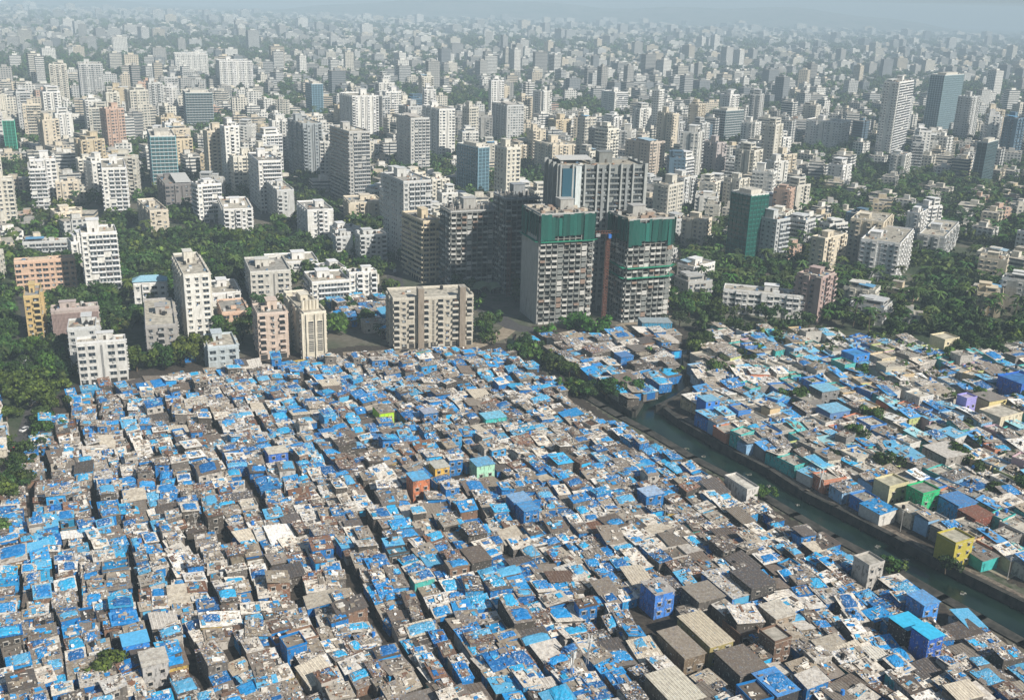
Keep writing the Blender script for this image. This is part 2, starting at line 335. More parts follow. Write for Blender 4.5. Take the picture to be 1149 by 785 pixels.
def make_building(sp, tier):
    """tier 0: Empty with named parts; tier 1: one mesh"""
    rr = random.Random(sp['seed']); W, D, n, yaw = sp['w'], sp['d'], sp['n'], sp['yaw']; H = n*FH+.6; x, y = sp['x'], sp['y']
    col = np.array(sp['col']); trim = tuple(np.clip(np.array(sp.get('trim', np.clip(col*1.12, 0, .72))), 0, .75)); style = sp['style']
    root = empty('apartment_building', (x, y, 0), yaw) if tier == 0 else None
    one = MB(); body = MB() if tier == 0 else one
    c, s = math.cos(yaw), math.sin(yaw); rotv = lambda v: np.array([c*v[0]-s*v[1], s*v[0]+c*v[1]])
    sides = [((0, -D/2), (1, 0), (0, -1), W, 0), ((W/2, 0), (0, 1), (1, 0), D, math.pi/2), ((0, D/2), (-1, 0), (0, 1), W, math.pi), ((-W/2, 0), (0, -1), (-1, 0), D, -math.pi/2)]
    terr = (.50, .47, .41) if rr.random() < .7 else (.36, .35, .33)
    terr = np.array(terr)*rr.uniform(.85, 1.15)
    if style == 'frame': body.box((0, 0, H/2), (W-3.4, D-3.4, H), 'plaster', (.07, .072, .07), top='terrace', topcol=(.3, .29, .27))  # dark core colour stands for the shaded interior behind the open floors
    else: body.box((0, 0, H/2), (W, D, H), 'plaster', col, top='terrace', topcol=terr)
    extra = MB() if tier == 0 else one; stuffwin = {}
    counts = {}
    def put(kind, px, py, pz, a, vis):
        if rr.random() < .05: return
        b, me = wmesh(kind, trim, rr.choices([0, 1, 2, 3], [55, 18, 15, 12])[0])
        nm = NAMEOF[kind]
        if tier == 0 and vis and counts.get(nm, 0) < 98:
            counts[nm] = counts.get(nm, 0)+1; inst(nm, me, root, (px, py, pz), a)
        else:
            tgt = stuffwin.setdefault(nm, MB()) if tier == 0 else one
            tgt.merge(b, (px, py, pz), a)
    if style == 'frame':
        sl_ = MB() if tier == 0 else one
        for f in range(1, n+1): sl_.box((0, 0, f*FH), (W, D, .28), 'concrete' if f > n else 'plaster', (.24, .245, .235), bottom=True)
        if tier == 0: sl_.build('floor_slab', root)
        for si, (o, t, nn, L, a) in enumerate(sides):
            nb = max(3, round(L/3.3)); vis = facing(np.array([x, y]), rotv(nn))
            for i in range(nb+1):
                u = -L/2+.25+(L-.5)*i/nb; cx_, cy_ = o[0]+t[0]*u-nn[0]*.3, o[1]+t[1]*u-nn[1]*.3
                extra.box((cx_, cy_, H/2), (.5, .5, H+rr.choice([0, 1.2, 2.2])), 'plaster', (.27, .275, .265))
            if sp.get('shear') == si:
                extra.box((o[0]*1.0-nn[0]*.0, o[1], H/2-2), (abs(t[0])*L+abs(nn[0])*.8, abs(t[1])*L+abs(nn[1])*.8, H-4), 'plaster', (.40, .40, .39)); continue
            if not vis and tier: continue
            ntop = sp['net'][0] if sp.get('net') else 1e9
            for f in range(n):
                for i in range(nb):
                    if rr.random() < .12 or (f+1)*FH > ntop: continue
                    u = -L/2+L*(i+.5)/nb; q = rr.random(); pz = f*FH+.65
                    if (i % 4) == 3: wid, dep, out = L/nb*.8, .3, .05
                    else: wid, dep, out = L/nb*.85, .9, .75
                    cc = (.50, .49, .46) if q < .38 else ((.20, .21, .20) if q < .93 else (.26, .19, .15))
                    cx_, cy_ = o[0]+t[0]*u+nn[0]*out*.5, o[1]+t[1]*u+nn[1]*out*.5
                    tgt = stuffwin.setdefault('parapet_panel', MB()) if tier == 0 else one
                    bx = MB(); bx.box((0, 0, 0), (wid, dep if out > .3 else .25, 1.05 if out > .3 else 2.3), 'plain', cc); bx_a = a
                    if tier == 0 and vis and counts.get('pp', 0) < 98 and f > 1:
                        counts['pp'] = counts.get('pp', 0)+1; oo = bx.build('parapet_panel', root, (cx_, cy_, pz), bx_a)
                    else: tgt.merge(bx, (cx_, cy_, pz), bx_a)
    else:
        pat = STYLE.get(style, STYLE['grid'])
        for si, (o, t, nn, L, a) in enumerate(sides):
            vis = facing(np.array([x, y]), rotv(nn))
            if sp.get('blank') == si: 
                continue
            nb = max(2, int(L/3.35)); bw = L/nb
            if not vis and tier: continue
            bulge = [False]*nb
            if nb >= 4 and rr.random() < .75:
                k = rr.choice([1, 2]); bulge = [((i//k) % 2 == 1) for i in range(nb)]
            pt = pat if (si in (0, 2) or style == 'band' and rr.random() < .4) else ['window', 'window', 'blank', 'window']
            ph = rr.randint(0, 3)
            duct = nb//2 if nb >= 5 and rr.random() < .5 else -1
            for i in range(nb):
                u = -L/2+bw*(i+.5); pr = 1.1 if bulge[i] and style != 'band' else 0
                if i == duct and style != 'band':
                    extra.box((o[0]+t[0]*u+nn[0]*.05, o[1]+t[1]*u+nn[1]*.05, H/2), (abs(t[0])*.9+abs(nn[0])*.14, abs(t[1])*.9+abs(nn[1])*.14, H-2), 'plain', np.array(trim)*.35); continue
                if pr: extra.box((o[0]+t[0]*u+nn[0]*pr/2, o[1]+t[1]*u+nn[1]*pr/2, H/2+.2), (abs(t[0])*bw*.94+abs(nn[0])*pr, abs(t[1])*bw*.94+abs(nn[1])*pr, H+.4), 'plaster', np.array(trim)*.95, top='terrace', topcol=terr)
                kd = pt[(i+ph) % len(pt)]
                if kd == 'blank': continue
                if style == 'band' and nb > 3 and i in (0,) and si == 0: kd = 'window'
                for f in range(n):
                    if f == 0 and sp.get('stilt', True) and rr.random() < .6: continue
                    put(kd, o[0]+t[0]*u+nn[0]*pr, o[1]+t[1]*u+nn[1]*pr, f*FH+1.75, a, vis)
            # dark panels on the wall, painted as the shade inside stilt level openings
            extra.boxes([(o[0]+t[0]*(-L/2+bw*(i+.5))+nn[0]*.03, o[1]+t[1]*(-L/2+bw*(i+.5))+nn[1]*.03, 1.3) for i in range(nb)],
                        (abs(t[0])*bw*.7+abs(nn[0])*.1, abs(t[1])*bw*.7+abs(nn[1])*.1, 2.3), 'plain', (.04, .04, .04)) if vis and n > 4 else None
        if style in ('grid', 'wide', 'mixed', 'balc') and rr.random() < .6:
            for f in range(1, n+1): extra.box((0, 0, f*FH+.12), (W+.3, D+.3, .22), 'plain', trim)
    if sp.get('fins'):
        fb = MB() if tier == 0 else one
        for o, t, nn, L, a in sides:
            nf = max(2, round(L/7))
            for j in range(nf+1): u = -L/2+L*j/nf; fb.box((o[0]+t[0]*u+nn[0]*.8, o[1]+t[1]*u+nn[1]*.8, H/2+.8), (abs(t[0])*.9+abs(nn[0])*1.7, abs(t[1])*.9+abs(nn[1])*1.7, H+1.6), 'plaster', (.38, .40, .40))
            for j in range(1, nf, 2): u = -L/2+L*(j+.5)/nf; fb.box((o[0]+t[0]*u+nn[0]*1.1, o[1]+t[1]*u+nn[1]*1.1, H/2), (abs(t[0])*1.4+abs(nn[0])*.3, abs(t[1])*1.4+abs(nn[1])*.3, H), 'plaster', (.25, .27, .28))
        if tier == 0: fb.build('vertical_fin', root)
        gb = MB() if tier == 0 else one
        gb.box((-W/2+5, -D/2-.75, H/2), (8, 1.6, H-1), 'glass', (.03, .09, .13)); gb.box((-W/2+9.6, -D/2-1.0, H/2), (3.0, 2.0, H+1), 'plaster', (.60, .66, .68)); 
        if tier == 0: gb.build('glazed_bay', root)
    # terrace furniture
    P = MB() if tier == 0 else one; ph = 1.0; th = .22
    for o, t, nn, L, a in sides:
        P.box((o[0]-nn[0]*(th/2-.004), o[1]-nn[1]*(th/2-.004), H+ph/2), (abs(t[0])*(L+.008)+abs(nn[0])*th, abs(t[1])*(L-2*th)+abs(nn[1])*0+abs(t[0])*0+ (th if abs(nn[1]) else 0), ph) if abs(t[0]) else (th, L-2*th-.01, ph), 'plain', trim)
    if style == 'frame' and not sp.get('net'):
        for k in range(40): Kx, Ky = rr.uniform(-.48, .48)*W, rr.uniform(-.48, .48)*D; extra.box((Kx, Ky, H+1.4), (.4, .4, 2.8), 'plaster', (.38, .36, .34))
    Q = MB() if tier == 0 else one; Kt = MB() if tier == 0 else one; KT = []
    tw, td = min(W*.34, 7.5), min(D*.45, 6.5); tx, ty = rr.uniform(-.2, .2)*W, rr.uniform(-.05, .25)*D; thh = rr.uniform(3, 4.2)
    if n > 9: thh += 2.4
    if sp.get('core', True):
        Q.box((tx, ty, H+thh/2), (tw, td, thh), 'plaster', np.array(trim)*.95, top='terrace', topcol=terr); Q.box((tx, ty, H+thh+.1), (tw+.7, td+.7, .2), 'plain', trim)
        Q.box((tx, ty-td/2-.03, H+1.05), (1.0, .1, 2.0), 'plain', (.08, .07, .06))
    if style != 'frame' and not sp.get('hero') and rr.random() < .55:
        pw, pd = W*rr.uniform(.4, .75), D*rr.uniform(.4, .7); ox, oy = rr.uniform(-1, 1)*(W-pw)*.4, rr.uniform(-1, 1)*(D-pd)*.4; pf = rr.randint(1, 2)
        body.box((ox, oy, H+1.5*pf), (pw, pd, 3.0*pf), 'plaster', col*rr.uniform(.85, 1.1), top='terrace', topcol=terr)
        for f in range(pf): body.box((ox, oy, H+3*f+1.7), (pw+.08, pd*.7, 1.2), 'glass', (.04, .05, .06)); body.box((ox, oy, H+3*f+1.7), (pw*.75, pd+.08, 1.2), 'glass', (.04, .05, .06)); body.box((ox, oy, H+3*f+3.0), (pw+.6, pd+.6, .18), 'plain', trim)
    if style != 'frame':
        for k in range(rr.randint(5, 11)): body.box((rr.uniform(-.42, .42)*W, rr.uniform(-.42, .42)*D, H+.35), (rr.uniform(.5, 2.8), rr.uniform(.4, 1.8), rr.uniform(.4, 1.3)), 'plain', rr.choice([(.55, .52, .47), (.2, .18, .16), (.32, .2, .14), (.6, .6, .58), (.12, .2, .3)]), rmat(rr.choice([0, 0, .3, 1.2])))
    for k in range(rr.randint(2, 4)):
        px_, py_ = rr.uniform(-.42, .42)*W, rr.uniform(-.42, .42)*D
        if abs(px_-tx) < tw/2+1 and abs(py_-ty) < td/2+1: continue
        if tier == 0: Kt = MB(); KT.append(Kt)
        if rr.random() < .55: Kt.tube((px_, py_, H+.3), (px_, py_, H+1.9), .85, .8, 'plain', (.03, .03, .032) if rr.random() < .6 else (.5, .5, .48), 10)
        else: Kt.box((px_, py_, H+1.0), (rr.uniform(2, 3.6), rr.uniform(1.8, 2.6), rr.uniform(1.4, 2.2)), 'plaster', trim)
    if sp.get('sheet', rr.random() < .16):
        ss = MB() if tier == 0 else one; cc = rr.choice([(.12, .30, .48), (.3, .42, .5), (.5, .5, .48), (.45, .42, .38)])
        sx_, sy_ = W*rr.uniform(.35, .6), D*rr.uniform(.4, .7)
        ox_, oy_ = rr.choice([-1, 1])*(W-sx_)*.4, rr.choice([-1, 1])*(D-sy_)*.35
        ss.box((ox_, oy_, H+2.6), (sx_, sy_, .12), 'plain', cc, rmat(0, R(5), 0))
        for ax_ in (-1, 1):
            for ay_ in (-1, 1): ss.box((ox_+ax_*sx_*.46, oy_+ay_*sy_*.44, H+1.2), (.15, .15, 2.4), 'plain', (.3, .3, .3))
        if tier == 0: ss.build('roof_canopy', root)
    if sp.get('topcol') is not None:
        tp = MB() if tier == 0 else one
        tp.box((0, 0, H+1.5), (W+1.2, D+1.2, .15), 'plain', sp['topcol'], rmat(0, 0, 0)); 
        g = MB()
        hw, hd = W/2+.6, D/2+.6; z0, z1 = H+1.6, H+4.0
        tp.add([[-hw, -hd, z0], [hw, -hd, z0], [hw, hd, z0], [-hw, hd, z0], [-hw*.5, 0, z1], [hw*.5, 0, z1]], [[0, 1, 5, 4], [2, 3, 4, 5], [1, 2, 5, 5], [3, 0, 4, 4]][:2], IX['plain'], sp['topcol'])
        tp.add([[hw, -hd, z0], [hw, hd, z0], [hw*.5, 0, z1], [hw*.75, -hd*.5, (z0+z1)/2]], [[0, 1, 2, 3]], IX['plain'], sp['topcol'])
        tp.add([[-hw, hd, z0], [-hw, -hd, z0], [-hw*.75, -hd*.5, (z0+z1)/2], [-hw*.5, 0, z1]], [[0, 1, 2, 3]], IX['plain'], sp['topcol'])
        if tier == 0: tp.build('roof', root)
    if sp.get('net'):
        z0, z1 = sp['net']; nb_ = MB() if tier == 0 else one; k_ = 0
        for o, t, nn, L, a in sides:
            ns = max(4, int(L/1.9))
            for i in range(ns):
                u = -L/2+L*(i+.5)/ns; g = rr.uniform(.55, 1.5)*(.7+.5*math.sin(i*.9+a*3)**2); off = .9+rr.uniform(-.25, .35); zz0 = z0+rr.uniform(-.6, .6)-(2.2 if (i//4) % 3 == 0 else 0); zz1 = z1+rr.uniform(-.5, .5)-(1.6 if (i//3) % 4 == 1 else 0)  # strip brightness is put into the colour to suggest shaded folds
                nb_.box((o[0]+t[0]*u+nn[0]*off, o[1]+t[1]*u+nn[1]*off, (zz0+zz1)/2), (abs(t[0])*L/ns*1.0+abs(nn[0])*.08, abs(t[1])*L/ns*1.0+abs(nn[1])*.08, zz1-zz0), 'net', np.array((.006, .075, .058))*g, rmat(rr.uniform(-.22, .22), rr.uniform(-.02, .02), rr.uniform(-.02, .02)))
        if tier == 0: nb_.build('safety_netting', root)
        b2 = MB() if tier == 0 else one
        for zz in sp.get('nets', []):
            for o, t, nn, L, a in sides: b2.box((o[0]+nn[0]*1.2, o[1]+nn[1]*1.2, zz), (abs(t[0])*L+abs(nn[0])*2.2, abs(t[1])*L+abs(nn[1])*2.2, .12), 'net', (.02, .26, .15), bottom=True)
        if tier == 0 and b2.V: b2.build('catch_net', root)
        fz = MB() if tier == 0 else one
        for k in range(26): fz.box((rr.uniform(-.45, .45)*W, rr.uniform(-.45, .45)*D, H+rr.uniform(.3, 1.4)), (rr.uniform(1, 5), rr.uniform(1, 4), rr.uniform(.3, 2.2)), 'plaster', rr.choice([(.5, .45, .38), (.33, .25, .2), (.4, .38, .35)]))
        if tier == 0: fz.build('formwork', root)
    if tier == 0:
        body.build('wall', root)
        if extra.V: extra.build('facade_bay', root)
        P.build('parapet', root)
        if Q.V: Q.build('stair_tower', root)
        for Kt in KT: Kt.build('water_tank', root)
        for nm, b in stuffwin.items():
            o = b.build(nm, root); o['kind'] = 'stuff'
        return root
    return one.build('apartment_building', None, (x, y, 0), yaw)

SPECS = []
def hero(name, cx, yb, yt, xl, xr, a, style, col, landm=None, dl=None, dr=None, label=None, **k):
    q_ = (3890-yb)/(3890-yt); cx, xl, xr = [465+(v_-465)*q_ for v_ in (cx, xl, xr)]
    a = R(a); P = at(cx, yb)-EYE; Pg = P+EYE
    def ln(d, X):
        kx = (X-574.5)/FPX; d = np.array([*d, 0.0]); den = d @ R_-kx*(d @ F_); return (kx*(P @ F_)-P @ R_)/den
    rd = (math.cos(a), math.sin(a)); ld = (-math.sin(a), math.cos(a))
    Wd = dr or float(np.clip(ln(rd, xr), 5, 75)); Dp = dl or float(np.clip(ln(ld, xl), 7, 45))
    lo, hi = 0, 150
    for _ in range(30):
        mm = (lo+hi)/2
        if proj(Pg+[0, 0, mm])[1] > yt: lo = mm
        else: hi = mm
    n = max(2, round((lo-.6)/FH)); cen = Pg[:2]+np.array(rd)*Wd/2+np.array(ld)*Dp/2
    sp = dict(x=cen[0], y=cen[1], w=Wd, d=Dp, n=n, yaw=a, style=style, col=col, seed=len(SPECS)+5, hero=True, name=name, land=landm, label=label, bbox=(min(xl, cx), yt, max(xr, cx), yb), **k)
    SPECS.append(sp)
    if landm: landmark(landm, (cen[0], cen[1], n*FH*.6))
    return sp
H = hero
H('s', 16, 332, 296, -20, 84, 24, 'wide', SALMON, 'salmon pink office block', core=False)
H('y', 27, 383, 337, 21, 45, 22, 'balc', YELLOW, 'narrow yellow block', dl=22)
H('m', 57, 384, 348, 43, 110, 22, 'slat', (.42, .36, .34), 'mauve slatted block')
H('t4', 91, 338, 263, 82, 131, 24, 'band', WHITE, 'tall white striped tower', dl=18)
H('br', 150, 352, 322, 143, 187, 18, 'wide', WHITE, 'blue pitched roof house', topcol=(.24, .42, .52), core=False)
H('t6', 206, 378, 309, 186, 235, 24, 'grid', WHITE, 'slim cream-white tower', trim=(.64, .62, .56))
H('w7', 86, 433, 390, 77, 141, 20, 'wide', (.56, .56, .55), 'white block with open terraces')
H('w7b', 76, 415, 372, 66, 108, 20, 'mixed', LGREY, None, dl=14)
H('g8', 163, 404, 364, 157, 197, 20, 'balc', (.33, .32, .31), 'dark grey stepped block')
H('w9', 233, 414, 388, 228, 266, 22, 'wide', (.42, .47, .5), None)
H('p10', 289, 404, 357, 283, 322, 22, 'balc', (.52, .43, .37), 'pinkish block under cream roof', topcol=None)
H('c11', 341, 403, 352, 318, 366, 26, 'slatv', (.60, .56, .47), 'cream block with latticed front')
H('l12', 441, 392, 340, 434, 531, 16, 'balc', (.47, .44, .38), 'twin-shafted long block', core=False)
H('l13', 350, 343, 316, 341, 392, 22, 'band', WHITE, None)
H('l13b', 392, 338, 308, 390, 423, 22, 'balc', WHITE, 'white mid-rise beside shack roofs')
H('g14', 281, 344, 309, 274, 326, 20, 'grid', (.52, .51, .48), None)
H('l15', 301, 314, 297, 296, 357, 20, 'band', WHITE, 'long low white block')
H('b16', 475, 318, 248, 451, 496, 30, 'band', BEIGE, 'beige sunlit tower')
H('w17', 453, 296, 203, 430, 484, 28, 'band', LGREY, 'grey-white striped tower')
H('f18', 506, 326, 236, 494, 566, 22, 'frame', GREY, 'bare-columned concrete tower', nets=[])
H('f19', 568, 330, 222, 558, 606, 22, 'frame', (.25, .27, .29), None, dl=20)
hA = H('n20', 607, 364, 240, 588, 668, 20, 'frame', GREY, 'unfinished tower with green netted top', net=(0, 0), shear=3)
hB = H('n21', 706, 362, 250, 684, 757, 22, 'frame', GREY, 'narrower netted unfinished tower', net=(0, 0), shear=None)
for h_ in (hA, hB): t_ = h_['n']*FH; h_['net'] = (t_-10.5, t_+1.0); h_['nets'] = [t_*.45, t_*.55] if h_ is hB else [t_-13]
H('t22', 629, 350, 187, 617, 724, 15, 'band', (.26, .28, .28), 'tallest glass-fronted tower', trim=(.22, .235, .235), dl=24, fins=True)
H('b23', 537, 218, 166, 513, 549, 40, 'glass', (.13, .25, .32), 'blue glass tower')
H('g24', 843, 298, 220, 821, 863, 35, 'glass', (.015, .15, .12), 'dark green glass tower')
H('g24b', 872, 300, 247, 862, 887, 40, 'band', (.45, .47, .48), None, dl=16)
H('b25', 730, 200, 160, 703, 746, 45, 'wide', (.50, .44, .38), 'brown-topped slab block')
H('g26', 815, 162, 124, 800, 835, 40, 'glass', (.14, .2, .22), 'glass-banded mid-rise')
H('w27', 1009, 178, 93, 992, 1026, 55, 'band', WHITE, 'tall white hazy tower')
H('g28', 1060, 150, 86, 1044, 1082, 45, 'glass', (.22, .33, .4), 'bluish hazy tower')
H('d29', 1108, 210, 162, 1097, 1120, 50, 'glass', (.08, .14, .16), 'dark slim tower')
H('w30', 1010, 318, 277, 966, 1025, 62, 'wide', (.66, .68, .70), 'bright white block among palms')
H('c30', 992, 296, 248, 955, 1002, 62, 'mixed', CREAM, None)
H('c31', 926, 312, 268, 911, 950, 45, 'mixed', CREAM, 'cream block among palms')
H('p32', 923, 362, 312, 896, 937, 50, 'balc', (.40, .31, .29), 'mauve-pink balconied block')
H('l33', 812, 350, 324, 799, 905, -14, 'wide', WHITE, 'long white low block', dl=12)
H('w34', 1032, 268, 241, 1018, 1041, 55, 'mixed', WHITE, None)
H('g35', 1060, 292, 268, 1031, 1076, 60, 'balc', LGREY, None)
H('w36', 196, 86, 60, 178, 233, 20, 'grid', WHITE, 'long white slab in the haze')
H('w37', 246, 102, 68, 232, 283, 24, 'grid', WHITE, 'white slab pair in the haze')
H('d38', 208, 145, 104, 205, 238, 22, 'glass', (.07, .13, .15), 'dark glass block')
H('t39', 169, 216, 156, 160, 197, 22, 'glass', (.10, .24, .27), 'teal glass tower with white bands')
H('w40', 114, 246, 188, 104, 141, 22, 'band', WHITE, 'white slim striped block')
H('w41', 33, 236, 190, 22, 51, 22, 'band', WHITE, None)
H('w42', 62, 232, 203, 52, 88, 22, 'grid', (.6, .54, .45), None)
H('w43', 168, 268, 236, 150, 188, 30, 'balc', (.55, .5, .42), 'beige block at the park edge')
H('d44', 185, 240, 206, 166, 217, 26, 'grid', (.20, .19, .19), 'charcoal block')
H('w45', 251, 266, 236, 245, 283, 20, 'balc', WHITE, 'white park-side block')
H('w46', 290, 240, 181, 273, 315, 24, 'band', WHITE, 'big white block behind the park')
H('w47', 311, 252, 216, 296, 330, 24, 'mixed', LGREY, None)
H('w48', 345, 272, 236, 333, 374, 24, 'mixed', WHITE, 'white slab before cream roofs')
H('c49', 393, 252, 230, 385, 430, 20, 'mixed', CREAM, 'cream flat-roofed block')
H('g50', 340, 200, 140, 313, 361, 30, 'balc', (.30, .33, .35), 'slatted grey tower pair')
H('g51', 392, 230, 150, 362, 415, 30, 'band', (.42, .42, .41), 'grey ribbed tower')
H('g52', 461, 195, 134, 445, 482, 28, 'band', (.5, .5, .49), None)
H('w53', 493, 180, 122, 474, 511, 28, 'wide', WHITE, 'white corner tower')
H('n55', 3, 170, 137, -12, 16, 24, 'glass', (.015, .25, .16), 'green netted block')
H('w60', 570, 160, 120, 552, 588, 28, 'grid', LGREY, None)
H('w61', 690, 130, 105, 675, 705, 30, 'band', WHITE, None)
H('w62', 755, 175, 128, 738, 762, 40, 'mixed', CREAM, 'slim cream tower in the city')
H('w63', 805, 200, 160, 785, 815, 40, 'mixed', (.42, .38, .38), 'mauve-trimmed mid-rise')
H('w64', 945, 170, 138, 905, 955, 55, 'grid', WHITE, 'white block before the tall tower')
H('w65', 1090, 160, 110, 1075, 1100, 50, 'mixed', LGREY, None)
H('w66', 88, 112, 72, 80, 115, 24, 'wide', LGREY, 'pale slab in the distant left')
H('w67', 25, 160, 118, 10, 45, 24, 'band', CREAM, None)
H('w68', 395, 160, 108, 372, 425, 28, 'mixed', WHITE, 'white mid-rise before the haze')
H('g69', 350, 130, 95, 343, 362, 30, 'glass', (.13, .25, .33), None)
H('w70', 620, 200, 165, 600, 650, 28, 'mixed', CREAM, 'cream cluster behind the towers')
H('l70', 249, 366, 350, 243, 279, 22, 'wide', SALMON, None, core=False)
H('l71', 238, 344, 330, 232, 270, 22, 'mixed', WHITE, None)
H('l72', 25, 290, 272, 20, 82, 20, 'band', LGREY, None, core=False)
H('l73', 377, 294, 268, 373, 396, 24, 'mixed', LGREY, None)
H('l74', 404, 298, 264, 398, 434, 24, 'balc', LGREY, None)
HEROES = list(SPECS)

# filling the city behind: block by block
FOREST = [(762, 240), (860, 300), (905, 215), (1010, 200), (1090, 205), (1149, 185), (1200, 190), (1200, 400), (1120, 385), (960, 374), (850, 362), (800, 352), (765, 330)]
PARK = [(112, 248), (150, 268), (215, 262), (290, 256), (335, 268), (385, 290), (375, 305), (345, 322), (270, 330), (245, 335), (150, 345), (128, 330)]
MANGR = [(-200, 60), (170, 66), (150, 88), (-200, 98)]
SLUM = [(-90, 900), (-60, 620), (8, 545), (50, 470), (72, 442), (92, 436), (170, 422), (250, 410), (330, 402), (400, 394), (470, 390), (540, 390), (568, 390)] + [(x-6, y+3) for x, y in LB[1:]] + [(1230, 900)]
MID = [(590, 372), (660, 376), (700, 370), (760, 372), (756, 398), (750, 404), (754, 424), (742, 433), (720, 441), (700, 446), (684, 438), (672, 430), (646, 416), (612, 395)]
EAST = [(800, 362), (880, 372), (960, 374), (1060, 382), (1149, 386), (1230, 392), (1230, 655), (1149, 630), (1098, 618), (1060, 602), (1000, 577), (935, 546), (895, 526), (860, 505), (815, 483), (780, 464), (770, 449), (786, 436), (780, 412), (778, 385)]
GAPN = [(380, 322), (430, 318), (450, 300), (500, 330), (580, 360), (580, 396), (436, 396), (375, 400), (366, 380), (372, 350)]
pSL, pMI, pEA = (np.array(q, float) for q in (SLUM, MID, EAST))
occ = [(h['x'], h['y'], max(h['w'], h['d'])*.62) for h in HEROES]
TREES = []   # x, y, kind, scale
def addtree(x, y, kind=None, s=1.0, col=None): TREES.append((x, y, kind, s, col))
FAR = []
d = 540.0
while d < 9000:
    near = d < 1500
    cell = (23 if d < 900 else 24) if near else 27+(d-1500)*.011
    half = d*.56+60; xs = np.arange(-half, half, cell)
    for x in xs:
        px, py = x+random.uniform(-.25, .25)*cell, d+random.uniform(-.25, .25)*cell
        ix, iy = proj((px, py, 0))
        if iy > 400 or ix < -120 or ix > 1270: continue
        if inpx((ix, iy), pSL) or inpx((ix, iy), pMI) or inpx((ix, iy), pEA) or (ix > 560 and iy > 366) or (ix < 62 and iy > 335): continue
        q = random.random(); frs = inpx((ix, iy), FOREST); prk = inpx((ix, iy), PARK); mg = inpx((ix, iy), MANGR); gap = inpx((ix, iy), GAPN)
        low = math.sin(px*.0031+1.3)*math.cos(py*.0023+px*.001) if d > 1500 else 0
        pb = .80 if d < 900 else .86
        if frs: pb = .40
        if prk or gap: pb = 0
        if mg: pb = .03
        fld = math.sin(px*.021+2*math.sin(d*.006))*math.cos(d*.013+px*.004)+.5*math.sin(px*.05+d*.031)
        if d > 820 and not frs and not prk: pb = .84 if fld > -.45 else .30
        if d > 1500: pb = .78 if low+.35*fld > -.30 else .16
        if mg: pb = .03
        if q < pb:
            if near:
                if any((px-a)**2+(py-b)**2 < (r+cell*.42)**2 for a, b, r in occ[:len(HEROES)]): continue
                u = random.random()
                tw_ = fld > .4 and d > 860; n = random.randint(3, 6) if u < (.42 if tw_ else .6) else random.randint(6, 11) if u < (.8 if tw_ else .94) else random.randint(12, 19)
                if frs: n = random.randint(2, 4)
                if iy > 255: n = random.randint(2, 5) if u < .8 else random.randint(5, 7)
                for h in HEROES:
                    x0, yt, x1, yb = h['bbox']
                    if iy > yb+1 and x0-9 < ix < x1+9:
                        while n > 1 and proj((px, py, n*FH+4))[1] < yb-(yb-yt)*.12: n -= 1
                if n < 2: addtree(px, py, None, 1.0); continue
                W = random.uniform(.5, .95)*cell; D_ = random.uniform(.42, .8)*cell
                al = (28 if ix < 620 else 55)+random.gauss(0, 13)
                col = random.choices([WHITE, CREAM, LGREY, BEIGE, GREY, PINK, (.6, .58, .52), BLUEG], [40, 12, 14, 4, 5, 3, 26, 2])[0]
                col = tuple(np.clip(np.array(col)*random.uniform(.85, 1.08), 0, .72))
                SPECS.append(dict(x=px, y=py, w=W, d=D_, n=n, yaw=R(al), style=random.choice(['grid', 'balc', 'band', 'mixed', 'wide', 'mixed']), col=col, seed=len(SPECS)*3+1, hero=False, name='', land=None, label=None, frs=frs))
            else:
                u = random.random(); tl = fld > .55; n = random.randint(1, 3) if u < (.45 if tl else .78) else random.randint(4, 8) if u < (.85 if tl else .975) else random.randint(9, 15+int(3*tl))
                FAR.append((px, py, cell*random.uniform(.35, .85), cell*random.uniform(.3, .65), n*3.1, R(30+random.gauss(0, 12)), random.choice([WHITE, CREAM, LGREY, WHITE, LGREY, GREY, GREY, (.6, .58, .52), (.22, .24, .26)]), random.random()))
        elif not near: addtree(px, py, None, 1.7 if d < 3500 else 2.6)
        if not near and d < 3800 and random.random() < .7: addtree(px+random.uniform(-.5, .5)*cell, py+random.uniform(-.5, .5)*cell, None, 1.5)
        if near:
            k = 0 if q < pb or prk or frs else 1
            
            for _ in range(k):
                tx, ty = px+random.uniform(-.55, .55)*cell, py+random.uniform(-.55, .55)*cell
                if q < pb and abs(tx-px) < cell*.3 and abs(ty-py) < cell*.3: continue
                if any((tx-a)**2+(ty-b)**2 < (r*.9)**2 for a, b, r in occ[:len(HEROES)]): continue
                if gap and random.random() < .5: continue
                ixx, iyy = proj((tx, ty, 0))
                if inpx((ixx, iyy), pMI) or inpx((ixx, iyy), pEA) or inpx((ixx, iyy), pSL): continue
                addtree(tx, ty, 'palm' if (frs and random.random() < .55) or random.random() < .08 else None, random.uniform(.75, 1.25))
    d += cell
OCC = [(q['x'], q['y'], max(q['w'], q['d'])*(.60 if q['hero'] else .5)) for q in SPECS]
grid = {}
for o_ in OCC: grid.setdefault((int(o_[0]//40), int(o_[1]//40)), []).append(o_)
def free(x, y, m_=0.0):
    gx_, gy_ = int(x//40), int(y//40)
    return not any((x-a)**2+(y-b)**2 < (r_+m_)**2 for i_ in (-1, 0, 1) for j_ in (-1, 0, 1) for a, b, r_ in grid.get((gx_+i_, gy_+j_), ()))
ROADPX = [[(-40, 600), (8, 530), (28, 485), (42, 445), (36, 420), (26, 385), (30, 350), (20, 320)], [(380, 330), (430, 322), (480, 330), (540, 345), (575, 366), (600, 372)], [(700, 368), (740, 355), (765, 335), (748, 310), (760, 285)], [(385, 398), (440, 396), (520, 392), (560, 378), (575, 366)], [(445, 322), (440, 300), (425, 285)]]
RW = [poly(q) for q in ROADPX]
